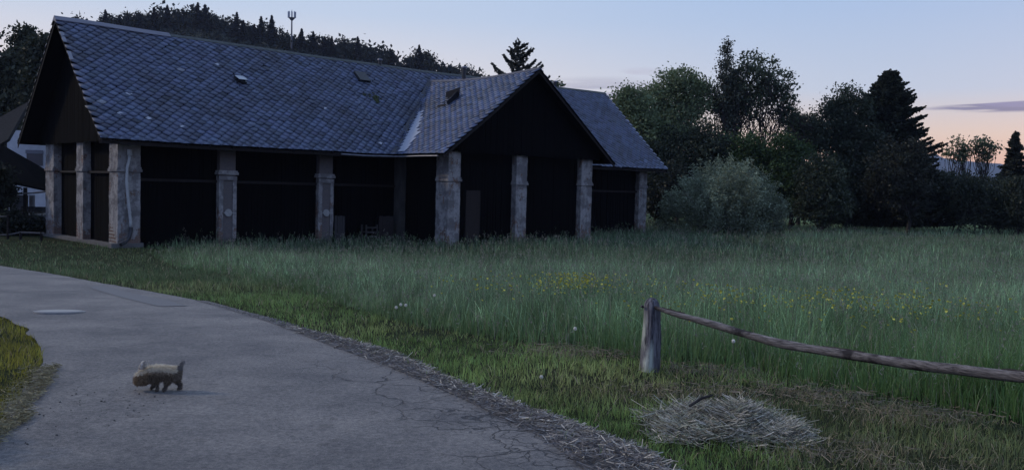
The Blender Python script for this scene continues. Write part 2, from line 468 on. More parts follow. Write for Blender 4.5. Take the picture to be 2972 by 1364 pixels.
def blades(P, h, w, lean, colr, seed=1, z=None, az=None):
    """P (n,2) roots; returns verts, quads, tris, vertex colours. Each blade: a quad and a bent tip."""
    r = np.random.default_rng(seed); n = len(P)
    z = hgt(0, P[:, 1]) if z is None else z
    a = r.uniform(0, 2 * np.pi, n) if az is None else az
    b = r.uniform(0, 2 * np.pi, n)
    W = np.stack([np.cos(a), np.sin(a), np.zeros(n)], 1) * (w / 2)[:, None]
    D = np.stack([np.cos(b), np.sin(b), np.zeros(n)], 1) * lean[:, None]
    base = np.concatenate([P, (z - .01)[:, None]], 1); up = np.array([0, 0, 1.])
    mid = base + up * (h * .55)[:, None] + D * .35 * h[:, None]
    tip = base + up * (h * np.sqrt(np.clip(1 - lean ** 2 * .5, .1, 1)))[:, None] + D * h[:, None]
    V = np.stack([base - W, base + W, mid - W * .8, mid + W * .8, tip], 1).reshape(-1, 3)
    k = np.arange(n)[:, None] * 5
    C = np.repeat(colr, 5, 0)
    return V, k + np.array([[0, 1, 3, 2]]), k + np.array([[2, 3, 4]]), C


class Acc:
    def __init__(s): s.V = []; s.q = []; s.t = []; s.C = []; s.n = 0

    def add(s, V, q, t, C):
        s.V.append(V); s.C.append(C); s.n0 = s.n
        if q is not None: s.q.append(q + s.n)
        if t is not None: s.t.append(t + s.n)
        s.n += len(V)

    def build(s, name, mat, parent=None):
        cat = lambda L: np.concatenate(L) if L else None
        return npmesh(name, cat(s.V), cat(s.q), cat(s.t), mat, parent, cat(s.C))


def scatter(d0, d1, dens, half=R(38), seed=0, xlim=None):
    """uniform points in the wedge of ground in front of the camera between depths d0 and d1"""
    r = np.random.default_rng(seed); t = math.tan(half); A = t * (d1 * d1 - d0 * d0) + 3 * (d1 - d0); n = int(A * dens)
    y = np.sqrt(r.uniform(d0 * d0, d1 * d1, n)); x = r.uniform(-1, 1, n) * (y * t + 1.0)
    return np.stack([x, y], 1)


road_poly = [tuple(p) for p in Rl] + [tuple(p) for p in Ll[::-1]]
grav_poly = [tuple(p) for p in Ga] + [tuple(p) for p in Gb[::-1]]
ct, st = math.cos(R(43.085)), math.sin(R(43.085)); BA = (-18.43, 42.48)


def bw(u, v): return (BA[0] + u * ct - v * st, BA[1] + u * st + v * ct)


barn_poly = [bw(-.1, .5), bw(15.8, .5), bw(15.8, -4.3), bw(27.8, -4.3), bw(27.8, .5), bw(39, .5), bw(39, 11), bw(-.1, 11)]
# border of the tall meadow against the mown verge
TALL = [bw(1.4, .5), (-16.0, 39.8), (-14.0, 36), (-11, 30), (-7.6, 24.5), (-5.2, 19.5), (-3.4, 15.5), (-2.2, 12.9), (-1.2, 11.0), (-.45, 10.2), (.16, 9.6), (.87, 9.2), (1.33, 8.6), (2.22, 8.3), (2.66, 7.6), (3.2, 6.9), (3.9, 6.3), (5.5, 5.0), (9, 2.5), (400, 2), (400, 600), (-400, 600), (-200, 140), bw(0, 11)]


def falloff_tall(P):
    """0 at the border .. 1 well inside the meadow, so that the height ramps up"""
    T = np.array(TALL[:19]); d = np.full(len(P), 1e9)
    for a, b in zip(T[:-1], T[1:]):
        ab = b - a; t = np.clip(((P - a) @ ab) / (ab @ ab), 0, 1); d = np.minimum(d, np.linalg.norm(P - (a + t[:, None] * ab), axis=1))
    return np.clip(d / (.3 + P[:, 1] * .05) * (.6 + .8 * vnoise(P, 1.5, 44)), 0, 1)


# ------------------------------------------------------------ tall meadow
acc = Acc()
for k, (d0, d1, dens, wmul) in enumerate(((5, 9.5, 1500, 1), (9.5, 15, 900, 1.25), (15, 24, 330, 1.7), (24, 40, 120, 2.6), (40, 72, 42, 4.2), (72, 125, 13, 7))):
    P = scatter(d0, d1, dens, seed=30 + k)
    P = P[inpoly(P, TALL) & ~inpoly(P, barn_poly)]
    # clumping
    c1 = vnoise(P, 1.1, 1); c2 = vnoise(P, .28, 2); c3 = vnoise(P, 4.0, 3)
    P, c1, c2, c3 = [q[np.random.default_rng(k).random(len(P)) < .45 + .55 * c3] for q in (P, c1, c2, c3)]
    fo = falloff_tall(P); n = len(P); r = np.random.default_rng(50 + k)
    h = (.26 + .20 * c1 + .18 * c2) * r.uniform(.5, 1.2, n) * (.35 + .65 * fo)
    h *= np.where(P[:, 1] > 24, 1.35, 1) * np.where(P[:, 0] < 1.3 - .05 * P[:, 1], .82, 1.0)
    wd = (.0065 * wmul) * r.uniform(.6, 1.5, n)
    weed = (r.random(n) < .012) & (k < 3); wd[weed] *= 5; h[weed] *= .62
    ln = np.abs(r.normal(0, .42, n)).clip(0, 1.05)
    base = np.array([.200, .300, .160]) * (.58 + .68 * vnoise(P, .09, 41)[:, None]) * (.70 + .55 * c2)[:, None] * r.uniform(.45, 1.5, n)[:, None] * np.where(r.random(n) < .16, 2.1, .85)[:, None]
    tint = vnoise(P, .5, 8)[:, None]
    base = base * (1 - .35 * tint) + np.array([.22, .28, .18]) * .35 * tint
    base = base * (.45 + 1.1 * vnoise(P, 5.5 / wmul ** .8, 46))[:, None] * (.65 + .7 * vnoise(P, 1.9 / wmul ** .5, 47))[:, None]
    bl = (1 - fo)[:, None] * .7; base = base * (1 - bl) + np.array([.12, .18, .065]) * bl * r.uniform(.4, 1.3, n)[:, None]
    warm = np.clip((P[:, 0] < 9) * (13.0 - P[:, 1]) / 6, 0, 1)[:, None]      # sappier green in the nearest strip
    base = base * (1 - warm * .6) + np.array([.105, .200, .045]) * warm * .6 * r.uniform(.6, 1.3, n)[:, None]
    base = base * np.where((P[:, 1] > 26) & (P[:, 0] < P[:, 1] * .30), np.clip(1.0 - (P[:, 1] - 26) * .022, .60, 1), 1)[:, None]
    dry = r.random(n) < .06
    base[dry] = np.array([.30, .28, .20]) * r.uniform(.7, 1.2, (dry.sum(), 1))
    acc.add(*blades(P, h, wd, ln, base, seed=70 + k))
    if k < 5:     # pale seed heads and weed leaves standing above the grass
        sh = r.random(n) < (.05, .05, .08, .10, .12)[k]; Q = P[sh]; m_ = len(Q); rep = 5
        zc = hgt(0, Q[:, 1]) + h[sh] * r.uniform(.95, 1.35, m_); C_ = np.repeat(np.c_[Q, zc], rep, 0) + r.normal(0, 1, (m_ * rep, 3)) * np.array([.010, .010, .026]) * (1 + .3 * k)
        rr_ = np.random.default_rng(k + 3); nn_ = len(C_); sz = np.full(nn_, .010 * wmul ** .8); a_ = rr_.normal(0, 1, (nn_, 3)) * np.array([.4, .4, 1]); a_ /= np.linalg.norm(a_, axis=1)[:, None]
        b_ = np.cross(a_, rr_.normal(0, 1, (nn_, 3))); b_ /= np.linalg.norm(b_, axis=1)[:, None]; sz = sz[:, None]
        V_ = np.stack([C_ - a_ * sz * 1.5, C_ + b_ * sz * .4, C_ + a_ * sz * 1.5, C_ - b_ * sz * .4], 1).reshape(-1, 3)
        acc.add(V_, np.arange(nn_)[:, None] * 4 + np.arange(4)[None], None, np.repeat(np.repeat(np.where((r.random(m_) < .5)[:, None], np.array([[.27, .25, .20]]), np.array([[.17, .24, .13]])) * r.uniform(.6, 1.3, (m_, 1)), rep, 0), 4, 0))
    # flowering stalks: thin taller stems with a small head
    sel = r.random(n) < (.035 if k < 3 else .06)
    Q = P[sel]; hn = h[sel] * r.uniform(1.15, 1.5, len(Q))
    acc.add(*blades(Q, hn, wd[sel] * .55, ln[sel] * .35, np.array([[.15, .15, .11]]) * r.uniform(.6, 1.3, (len(Q), 1)), seed=90 + k))
tag(acc.build('meadow_grass', GRASS), 'tall dark green meadow grass spreading from the rail fence to the barn', 'tall grass', kind='stuff')

# ------------------------------------------------------------ mown verge (short grass) both sides of the road
acc = Acc()
dryspots = [ground(x, y) for x, y in ((1700, 1000), (1880, 1000), (1990, 1000), (2080, 1010), (2250, 1050), (2330, 1050), (1780, 945), (1560, 905), (1400, 890), (1450, 900), (2170, 1170))]
for k, (d0, d1, dens, wmul) in enumerate(((3.6, 7, 2600, 1), (7, 10, 1700, 1.15), (10, 16, 800, 1.5), (16, 26, 260, 2.2), (26, 46, 80, 3.5))):
    P = scatter(d0, d1, dens, seed=130 + k)
    inr = inpoly(P, road_poly); ing = inpoly(P, grav_poly)
    P = P[~inpoly(P, TALL) & ~inr & ~inpoly(P, barn_poly) & (~ing | (np.random.default_rng(9).random(len(P)) < .05))]
    n = len(P); r = np.random.default_rng(150 + k)
    c1 = vnoise(P, 1.6, 11); c2 = vnoise(P, 5, 12); c4 = vnoise(P, .6, 14)
    keep = r.random(n) < .35 + .65 * c2
    P, c1, c2, c4 = P[keep], c1[keep], c2[keep], c4[keep]; n = len(P)
    h = (.035 + .05 * c1 + .03 * c2) * r.uniform(.5, 1.4, n); h *= np.where(P[:, 1] > 16, 1.5, 1)
    leftside = P[:, 0] < -3.2 + np.minimum(0, (8 - P[:, 1])) * 1.0
    wd = (.0045 * wmul) * r.uniform(.6, 1.5, n); ln = np.abs(r.normal(0, .6, n)).clip(0, 1.1)
    base = np.array([.22, .33, .10]) * (.6 + .6 * c1)[:, None]
    oliv = np.array([.34, .36, .14]) * (.6 + .6 * c1)[:, None]
    f = np.clip(c4 * 1.6 - .4, 0, 1)[:, None]; base = base * (1 - f) + oliv * f
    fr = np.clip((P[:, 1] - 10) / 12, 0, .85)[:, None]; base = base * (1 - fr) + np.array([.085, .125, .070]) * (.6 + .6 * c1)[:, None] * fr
    base *= (.5 + 1.0 * vnoise(P, 7, 15))[:, None]
    rb = np.clip((P[:, 0] - 1.4) / .8, 0, 1)[:, None] * np.clip((8.5 - P[:, 1]) / 1.5, 0, 1)[:, None] * .6; base = base * (1 - rb) + np.array([.155, .16, .09]) * (.4 + .9 * c2)[:, None] * rb
    base[leftside] = np.array([.30, .28, .055]) * (.5 + .7 * c1[leftside])[:, None]  # left verge yellowed in colour to imitate a warm pool of light
    dn = np.zeros(n)
    for s in dryspots:
        dn = np.maximum(dn, np.exp(-(((P[:, 0] - s[0]) / .42) ** 2 + ((P[:, 1] - s[1]) / .30) ** 2)))
    dn = np.clip(dn * 1.4 * (.5 + c2), 0, 1)
    strw = r.random(n) < .06 + .5 * dn
    base[strw] = np.array([.34, .28, .18]) * r.uniform(.5, 1.25, (strw.sum(), 1)); ln[strw] = r.uniform(.7, 1.3, strw.sum())
    h[strw] *= 1.2
    base *= r.uniform(.6, 1.35, n)[:, None]
    acc.add(*blades(P, h, wd, ln, base, seed=170 + k))
tag(acc.build('verge_grass', GRASS), 'short mown yellowish green grass along both sides of the road', 'short grass', kind='stuff')


# ------------------------------------------------------------ loose straws / chips
def straws(P3, L, w, colr, tilt=.15, seed=0, bend=.25):
    """curved flat stalks: 3 segments, lying around their points"""
    r = np.random.default_rng(seed); n = len(P3); a = r.uniform(0, 2 * np.pi, n); el_ = r.normal(0, tilt, n)
    d = np.stack([np.cos(a) * np.cos(el_), np.sin(a) * np.cos(el_), np.sin(el_)], 1)
    s = np.stack([-np.sin(a), np.cos(a), np.zeros(n)], 1); u = np.cross(d, s)
    bb = r.normal(0, bend, n)[:, None] * L[:, None]; ww = (w / 2)[:, None]
    P = []
    rollv = s * np.cos(a * 3)[:, None] + u * np.sin(a * 3)[:, None]
    for t in (-.5, -.17, .17, .5):
        c = P3 + d * (L * t)[:, None] + s * bb * (t * t - .08) + u * np.abs(bb) * (t * t) * .4
        P += [c - rollv * ww, c + rollv * ww]
    V = np.stack(P, 1).reshape(-1, 3); k = np.arange(n)[:, None] * 8
    q = np.concatenate([k + np.array([[2 * j, 2 * j + 1, 2 * j + 3, 2 * j + 2]]) for j in range(3)])
    return V, q, None, np.repeat(colr, 8, 0)


acc = Acc(); r = np.random.default_rng(5)
n = 9000; t = r.random(n) ** .8 * 175; i = t.astype(int); wv = r.random(n)
wv = np.where(r.random(n) < .45, 1 - np.abs(r.normal(0, .18, n)), wv).clip(-.1, 1.25)
P = Ga[i] * (1 - wv[:, None]) + Gb[i] * wv[:, None] + r.normal(0, .02, (n, 2))
cc = np.where((r.random(n) < .14 + .35 * wv.clip(0, 1) ** 3)[:, None], np.array([[.52, .47, .39]]), np.array([[.21, .19, .175]])) * r.uniform(.5, 1.3, (n, 1))
acc.add(*straws(np.c_[P, hgt(0, P[:, 1]) + .03 + r.random(n) * .02], r.uniform(.03, .16, n), r.uniform(.003, .007, n), cc, .2, 6))
# along the left grass patch
n = 2500; i = r.integers(60, 190, n); P = Ll[i] + np.c_[-np.abs(r.normal(0, .12, n)) + .16, r.normal(0, .05, n)]
acc.add(*straws(np.c_[P, hgt(0, P[:, 1]) + .03 + r.random(n) * .02], r.uniform(.02, .09, n), r.uniform(.002, .006, n), np.array([[.25, .22, .13]]) * r.uniform(.5, 1.3, (n, 1)), .2, 7))
# over dry patches
for s in dryspots:
    n = 150; P = s[:2] + r.normal(0, 1, (n, 2)) * np.array([.34, .2])
    acc.add(*straws(np.c_[P, hgt(0, P[:, 1]) + .05 + r.random(n) * .02], r.uniform(.03, .12, n), r.uniform(.002, .005, n), np.array([[.26, .21, .15]]) * r.uniform(.5, 1.2, (n, 1)), .15, 8))
tag(acc.build('straw_litter', STRAW), 'dry straw and chaff scattered over the gravel shoulder and bare patches', 'straw litter', kind='stuff')

# stones of the shoulder and crumbs on the asphalt
acc = Acc(); n = 5200; i = r.integers(0, 200, n); wv = r.random(n)
P = Ga[i] * (1 - wv[:, None]) + Gb[i] * wv[:, None]
n2_ = 90; P2 = np.c_[r.uniform(-3.3, -2.4, n2_), r.uniform(5.2, 7.0, n2_)]; P = np.r_[P, P2]; n = len(P)
s = r.uniform(.004, .016, n) * np.where(np.arange(n) >= 5200, .7, 1)
O = np.array([[1, 0, 0], [0, 1, 0], [-1, 0, 0], [0, -1, 0], [0, 0, .7]])
V = (O[None] * r.uniform(.6, 1.3, (n, 5, 3))) * s[:, None, None]; V += np.c_[P, hgt(0, P[:, 1]) + .02][:, None]
k = np.arange(n)[:, None] * 5; T = np.concatenate([k + np.array([[a, b, 4]]) for a, b in ((0, 1), (1, 2), (2, 3), (3, 0))])
acc.add(V.reshape(-1, 3), None, T, np.repeat(np.where((np.arange(n) >= 5200)[:, None], .05, .17) * r.uniform(.4, 1.4, (n, 1)) * np.array([[1, .95, .92]]), 5, 0))
tag(acc.build('shoulder_stones', STRAW), 'small grey stones and crumbs lying on the road shoulder', 'gravel', kind='stuff')

# ------------------------------------------------------------ hay pile
acc = Acc(); n = 11000
cxh, cyh = 1.48, 6.12
hx = (r.beta(2.2, 2.2, n) * 2 - 1) * .56; hy = (r.beta(2.2, 2.2, n) * 2 - 1) * .44


def pileh(x, y): return .125 * np.clip(1 - (x / .58) ** 2 - (y / .48) ** 2, 0, 1) ** .9 * (.8 + .30 * np.sin(x * 9 + 1) * np.cos(y * 7) + .25 * np.sin(x * 17 - y * 9)) + .012


zz = pileh(hx, hy) + r.uniform(-.03, .02, n)
cc = np.array([[.64, .58, .47]]) * np.where(r.random((n, 1)) < .4, r.uniform(.08, .35, (n, 1)), r.uniform(.45, 1.3, (n, 1))); gs = r.random(n) < .3; cc[gs] *= np.array([.62, .72, .62])
acc.add(*straws(np.c_[cxh + hx, cyh + hy, zz.clip(.01)], r.uniform(.06, .22, n), r.uniform(.002, .0045, n), cc, .26, 12, 1.3))
n = 90; a = r.uniform(0, 6.28, n)
acc.add(*straws(np.c_[cxh + np.cos(a) * .5, cyh + np.sin(a) * .36, .05 + r.random(n) * .06], r.uniform(.15, .38, n), r.uniform(.004, .006, n), np.array([[.36, .35, .27]]) * r.uniform(.6, 1.2, (n, 1)), .25, 13, .3))
hay = empty('hay_pile', (cxh, cyh, 0)); tag(hay, 'loose heap of grey dried hay on the mown grass below the fence rail', 'hay pile')
ho = acc.build('hay', STRAW); ho.parent = hay; ho.location = (-cxh, -cyh, 0)
U = np.linspace(-1, 1, 25); ux, uy = np.meshgrid(U * .56, U * .46); uz = pileh(ux, uy) - .05
jj = (np.arange(24)[:, None] * 25 + np.arange(24)[None]).ravel()
npmesh('hay_core', np.stack([ux, uy, uz], -1).reshape(-1, 3), np.stack([jj, jj + 1, jj + 26, jj + 25], 1), None, simple('hay_core', (.05, .045, .035), (.018, .017, .014), 40, 1, None, 1), hay, smooth=True)
# dark stick on the heap
MB().tube([(-.25, -.02, .17), (-.16, .03, .215), (-.08, .05, .235)], [.010, .013, .007], 6, rough=.2).build('stick', BARK, hay)

# ------------------------------------------------------------ flowers
acc = Acc(); r = np.random.default_rng(21)
spots = [(1430, 762, .9, .35, 190, 1), (1450, 758, .4, .3, 90, 1), (1240, 780, 1.0, .6, 45, .5), (1560, 775, .9, .5, 55, .8), (1820, 810, .45, .35, 60, .8), (2080, 815, .8, .4, 90, .9), (1930, 825, .5, .4, 35, .7),
         (2280, 850, 1.0, .45, 70, .6), (2420, 860, .7, .5, 45, .6), (2200, 835, .8, .5, 40, .6), (1690, 860, .5, .5, 20, .7), (2340, 780, .6, .4, 20, .6), (2100, 880, 1.2, .6, 30, .5), (1300, 800, 1.5, .8, 25, .5), (1750, 790, .6, .5, 20, .6)]
for (px, py, sx_, sy_, n, br_) in spots:
    n = int(n * 1.15); g0 = ground(px, py + 38)
    P = g0[:2] + r.normal(0, 1, (n, 2)) * np.array([sx_ * .45, sy_ * .6]); P = P[inpoly(P, TALL)]; n = len(P)
    z = hgt(0, P[:, 1]) + r.uniform(.40, .62, n); s = r.uniform(.007, .013, n)
    for j in range(2):
        a = r.uniform(0, 3.14, n) + j * 1.57; ca, sa = np.cos(a) * s, np.sin(a) * s
        c0 = np.c_[P, z]; e1 = np.c_[ca, sa, s * .25 * r.normal(0, 1, n)]; e2 = np.c_[-sa, ca, s * .8]
        V = np.stack([c0 - e1 - e2 * .5, c0 + e1 - e2 * .5, c0 + e1 + e2, c0 - e1 + e2], 1).reshape(-1, 3)
        acc.add(V, np.arange(n)[:, None] * 4 + np.arange(4)[None], None, np.repeat(np.array([[.74, .68, .12]]) * r.uniform(.5, 1.15, (n, 1)), 4, 0))
    acc.add(*blades(P, z - hgt(0, P[:, 1]), np.full(n, .004), np.full(n, .02), np.tile([[.07, .11, .05]], (n, 1)), seed=5))
tag(acc.build('buttercups', STRAW), 'yellow buttercups flowering in drifts through the tall meadow grass', 'yellow flowers', kind='stuff')

CLOCKW = simple('dandelion_seed_down', (.85, .80, .68), (.70, .66, .56), 40, 1, None, .4)
STEMM = simple('flower_stem', (.10, .15, .06), (.07, .10, .05), 10, .8)
cl = [(1093, 744, 'white dandelion clock standing alone in the meadow beyond the fence row, nearest the barn'), (1008, 768, 'white dandelion clock, middle of three close together near the road verge'),
      (1021, 769, 'white dandelion clock, rightmost of three close together near the road verge'), (997, 775, 'small white dandelion clock, leftmost of three close together near the road verge'),
      (1447, 828, 'white dandelion clock at the meadow edge to the left of the fence post'), (1845, 860, 'white dandelion clock under the leaning fence rail'), (1362, 949, 'low white daisy-like flower in the mown grass beside the road')]
for k, (px, py, lb) in enumerate(cl):
    hh = .42 if k < 6 else .07
    d = ray(px, py); kk = 1
    while True:
        p = EYE + d * kk
        if p[2] < hgt(0, p[1]) + hh or kk > 40: break
        kk += .02
    t = empty('dandelion_clock', (p[0], p[1], float(hgt(0, p[1])))); tag(t, lb, 'dandelion', 'dandelion clocks in the grass')
    MB().tube([(0, 0, 0), (.01, .004, hh * .5), (0, 0, hh)], .0025, 5).build('stem', STEMM, t)
    b = MB()
    for _ in range(130):
        v = Vector(r.normal(0, 1, 3)).normalized(); q = Vector((0, 0, hh)); a_ = v.orthogonal().normalized() * .0035; e = q + v * .016
        b.add([q + v * .004, e + a_, e - a_, e + v.cross(a_)], [(0, 1, 2), (0, 2, 3), (1, 3, 2)])
    b.build('seed_head', CLOCKW, t)

# ------------------------------------------------------------ fence: post and broken rail
pp = ground(1633, 935); pt = empty('fence_post', (pp[0], pp[1], float(hgt(0, pp[1])))); tag(pt, 'squat weathered wooden fence post with pale lichen on its left face', 'fence post', 'wooden fence posts by the meadow')


def make_post(parent, seed, hh=.69):
    bm = bmesh.new(); nr, nz = 20, 34; rings = []
    for j in range(nz + 1):
        t = j / nz; z = t * hh; rr = .080 * (1.08 - .22 * t)
        if t > .86: rr *= math.sqrt(max(.02, 1 - ((t - .86) / .15) ** 2)) * .98
        ring = []
        for k in range(nr):
            a = 2 * math.pi * k / nr
            sq = 1 / max(abs(math.cos(a - .5)), abs(math.sin(a - .5))) ** .35
            q = rr * sq * (1 + .07 * mnoise.noise(Vector((math.cos(a) * 2.4 + seed, math.sin(a) * 2.4, z * 3))) + .05 * mnoise.noise(Vector((a * 6, seed, z * 5))))
            ring.append(bm.verts.new((q * math.cos(a) + .012 * math.sin(z * 4), q * math.sin(a), z - .02)))
        rings.append(ring)
    for j in range(nz):
        for k in range(nr): bm.faces.new((rings[j][k], rings[j][(k + 1) % nr], rings[j + 1][(k + 1) % nr], rings[j + 1][k])).smooth = True
    bm.faces.new(rings[-1])
    me = bpy.data.meshes.new('post_body'); bm.to_mesh(me); bm.free()
    return link('post_body', me, POSTW, parent)


make_post(pt, 2)
MB().tube([(-.075, -.02, .585), (-.095, -.03, .60)], .012, 7).build('bolt', DKMETAL, pt)
p2 = (4.05, 4.35); pt2 = empty('fence_post', (p2[0], p2[1], 0)); tag(pt2, 'weathered wooden fence post holding the low right end of the rail', 'fence post', 'wooden fence posts by the meadow')
make_post(pt2, 5, .66)
rail = [at(a, b, D) for a, b, D in ((1640, 770, 8.25), (1660, 779, 8.12), (1705, 793, 7.98), (1760, 807, 7.82), (1815, 823, 7.66), (1870, 840, 7.5), (1940, 860, 7.28), (2020, 876, 7.08), (2100, 888, 6.88), (2200, 904, 6.62), (2290, 918, 6.42), (2390, 929, 6.2), (2480, 939, 6.02), (2575, 949, 5.85), (2700, 962, 5.5), (2900, 985, 4.95), (3140, 1010, 4.4))]
rads = [.014, .020, .026, .029, .032, .033, .034, .034, .036, .036, .037, .036, .038, .037, .038, .038, .036]
pts = resample_n = 90
Pr = np.array(rail); dd = np.r_[0, np.cumsum(np.linalg.norm(np.diff(Pr, axis=0), axis=1))]; tt = np.linspace(0, dd[-1], 90)
Pq = np.stack([np.interp(tt, dd, Pr[:, k]) for k in range(3)], 1)
for _ in range(5): Pq[1:-1] = (Pq[:-2] + 2 * Pq[1:-1] + Pq[2:]) / 4
rq = np.interp(tt, dd, rads) * np.array([1 + .07 * mnoise.noise(Vector((t * 2.5, 1, 1))) for t in tt])
rl = empty('fence_rail', tuple(Pq[0])); tag(rl, 'long crooked weathered pole sloping down from the fence post to the right', 'fence rail')
b = MB().tube([tuple(p - Pq[0]) for p in Pq], list(rq), 14)
for i in range(len(b.v)):
    v = Vector(b.v[i]); d = mnoise.noise_vector(Vector((v.x * 3, v.y * 3, v.z * 22))) * .005
    b.v[i] = tuple(v + d)
m = M('rail_wood')
n = m.noise(9, 6, .65, (1.2, 1.2, 14)); n2 = m.noise(3.5, 5, .6)
c = m.mix(m.ramp(n, .34, .66), (.26, .23, .21), (.05, .043, .042)); c = m.mix(m.ramp(n2, .54, .64), c, (.035, .03, .03))
RAILW = m.bsdf(c, .9, n, 1.0, .015, .15)
b.build('pole', RAILW, rl, True)
b = MB()     # splintered dark bark strips along its top
for a0, a1 in ((3, 9), (33, 41), (43, 47), (58, 66)):
    b = MB()
    ps = [Pq[j] - Pq[0] + np.array([0, 0, rq[j] * .93 + .002 + .004 * (j % 2)]) for j in range(a0, a1)]
    b.tube(ps, [.003] + [.006] * (len(ps) - 2) + [.002], 5, rough=.3); b.build('bark_strip', BARK, rl)

# ------------------------------------------------------------ manhole cover
g1, g2 = ground(88, 792), ground(210, 788); mc = (g1 + g2) / 2; rm = .30
mh = empty('manhole_cover', (mc[0], mc[1], float(hgt(0, mc[1])) + .018)); mh.rotation_euler = (R(-4.3), 0, 0); tag(mh, 'round pale grey manhole cover set in the asphalt by the grass patch', 'manhole cover')
MB().tube([(0, 0, -.01), (0, 0, .010)], [rm, rm], 48).build('rim', simple('worn_iron', (.26, .25, .24), (.18, .175, .17), 10, .6, None, .3), mh)
MB().tube([(0, 0, .004), (0, 0, .017)], [rm * .88, rm * .87], 48).build('lid', simple('concrete_lid', (.34, .33, .31), (.25, .245, .235), 14, .9, None, .3), mh)

# ------------------------------------------------------------ dog
dc = ground(388, 993); dog = empty('dog', (dc[0] + .018, dc[1], float(hgt(0, dc[1])) + .02), R(4)); dog.scale = (1.0,) * 3
tag(dog, 'small shaggy brown dog with a cream back sniffing the asphalt, head down', 'dog')
q = .000385


def D(px, py, y=0.0): return Vector(((px - 800) * q, y, (885 - py) * q))


sk = [  # (point, radius, parent index)
    (D(1120, 530), .050, -1), (D(950, 525), .052, 0), (D(800, 530), .055, 1), (D(680, 550), .055, 2), (D(600, 585), .050, 3), (D(515, 625), .058, 4), (D(470, 705), .042, 5), (D(455, 765), .024, 6),
    (D(1180, 510), .044, 0),
    (D(1180, 600, .026), .026, 0), (D(1165, 700, .028), .016, 9), (D(1225, 780, .028), .011, 10), (D(1210, 855, .028), .010, 11), (D(1180, 868, .028), .010, 12),
    (D(1080, 610, -.028), .026, 0), (D(1010, 700, -.030), .016, 14), (D(1000, 790, -.030), .011, 15), (D(965, 855, -.030), .010, 16), (D(935, 868, -.030), .010, 17),
    (D(790, 620, -.026), .024, 2), (D(800, 700, -.030), .014, 19), (D(835, 790, -.030), .010, 20), (D(830, 858, -.030), .010, 21), (D(800, 868, -.030), .009, 22),
    (D(740, 620, .026), .024, 2), (D(690, 710, .030), .014, 24), (D(720, 790, .030), .010, 25), (D(680, 856, .030), .010, 26), (D(650, 866, .030), .009, 27),
    (D(1235, 440), .013, 8), (D(1270, 350), .009, 29), (D(1320, 275), .005, 30)]
me = bpy.data.meshes.new('dog_body'); me.from_pydata([tuple(p) for p, _, _ in sk], [(i, s_[2]) for i, s_ in enumerate(sk) if s_[2] >= 0], [])
ob = bpy.data.objects.new('dog_body', me); col.objects.link(ob)
ob.modifiers.new('s', 'SKIN'); sd = ob.modifiers.new('u', 'SUBSURF'); sd.levels = 2; sd.render_levels = 2
for i, v in enumerate(me.skin_vertices[0].data):
    v.radius = (sk[i][1], sk[i][1]); v.use_root = (i == 0)
bpy.context.view_layer.update()
ev = ob.evaluated_get(bpy.context.evaluated_depsgraph_get()); bm_ = bpy.data.meshes.new_from_object(ev)
bpy.data.objects.remove(ob)


def coat(p, nz, r_):
    """coat markings and painted-in skylight: cream along the back and forehead, tan to dark brown flanks, grey tail"""
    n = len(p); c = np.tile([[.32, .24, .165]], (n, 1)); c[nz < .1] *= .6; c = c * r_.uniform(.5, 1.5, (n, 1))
    hd = p[:, 0] < -.05; c[hd] = np.array([.30, .215, .135]) * r_.uniform(.5, 1.3, (hd.sum(), 1))
    top = (nz > .35) & (p[:, 2] > .13); c[top] = np.array([.74, .65, .50]) * r_.uniform(.7, 1.15, (top.sum(), 1))  # upward fur paler: part cream coat, part painted skylight
    hip = (p[:, 0] > .13) & ~top; c[hip] = np.array([.24, .19, .14]) * r_.uniform(.6, 1.2, (hip.sum(), 1))
    hdt = hd & (p[:, 0] < -.09) & (nz > .40); c[hdt] = np.array([.78, .70, .56]) * r_.uniform(.7, 1.1, (hdt.sum(), 1))
    lg = p[:, 2] < .06; c[lg & ~hd] = np.array([.15, .12, .095]) * r_.uniform(.6, 1.2, ((lg & ~hd).sum(), 1))
    tl = (p[:, 0] > .155) & (p[:, 2] > .165); c[tl] = np.array([.24, .22, .20]) * r_.uniform(.7, 1.2, (tl.sum(), 1))
    return c


r = np.random.default_rng(3)
bm_.calc_loop_triangles(); nv = len(bm_.vertices); co = np.zeros(nv * 3); bm_.vertices.foreach_get('co', co); co = co.reshape(-1, 3)
no = np.zeros(nv * 3); bm_.vertices.foreach_get('normal', no); no = no.reshape(-1, 3)
tr = np.array([t.vertices[:] for t in bm_.loop_triangles])
ca = bm_.attributes.new('Col', 'FLOAT_COLOR', 'POINT'); cc = np.ones((nv, 4), np.float32); cc[:, :3] = coat(co, no[:, 2], r); ca.data.foreach_set('color', cc.ravel())
for p in bm_.polygons: p.use_smooth = True
bm_.materials.clear(); link('dog_body', bm_, STRAW, dog)
area = np.linalg.norm(np.cross(co[tr[:, 1]] - co[tr[:, 0]], co[tr[:, 2]] - co[tr[:, 0]]), axis=1); nf = 14000
ti = r.choice(len(tr), nf, p=area / area.sum()); b_ = r.dirichlet((1, 1, 1), nf)
fp = (co[tr[ti]] * b_[..., None]).sum(1); fn = (no[tr[ti]] * b_[..., None]).sum(1)
L = np.where(fp[:, 2] < .055, .011, .024) * r.uniform(.5, 1.3, nf); L = np.where((fp[:, 0] < -.06) & (fp[:, 2] > .05), .024 * r.uniform(.5, 1.3, nf), L); L = np.where(fp[:, 0] > .165, .020 * r.uniform(.6, 1.3, nf), L)
fd = fn * .8 + np.array([.35, 0, -.55]) * (1 + .0 * fn) + r.normal(0, .22, (nf, 3)); fd /= np.linalg.norm(fd, axis=1)[:, None]
sd_ = np.cross(fd, r.normal(0, 1, (nf, 3))); sd_ /= np.linalg.norm(sd_, axis=1)[:, None]; W_ = sd_ * .0013
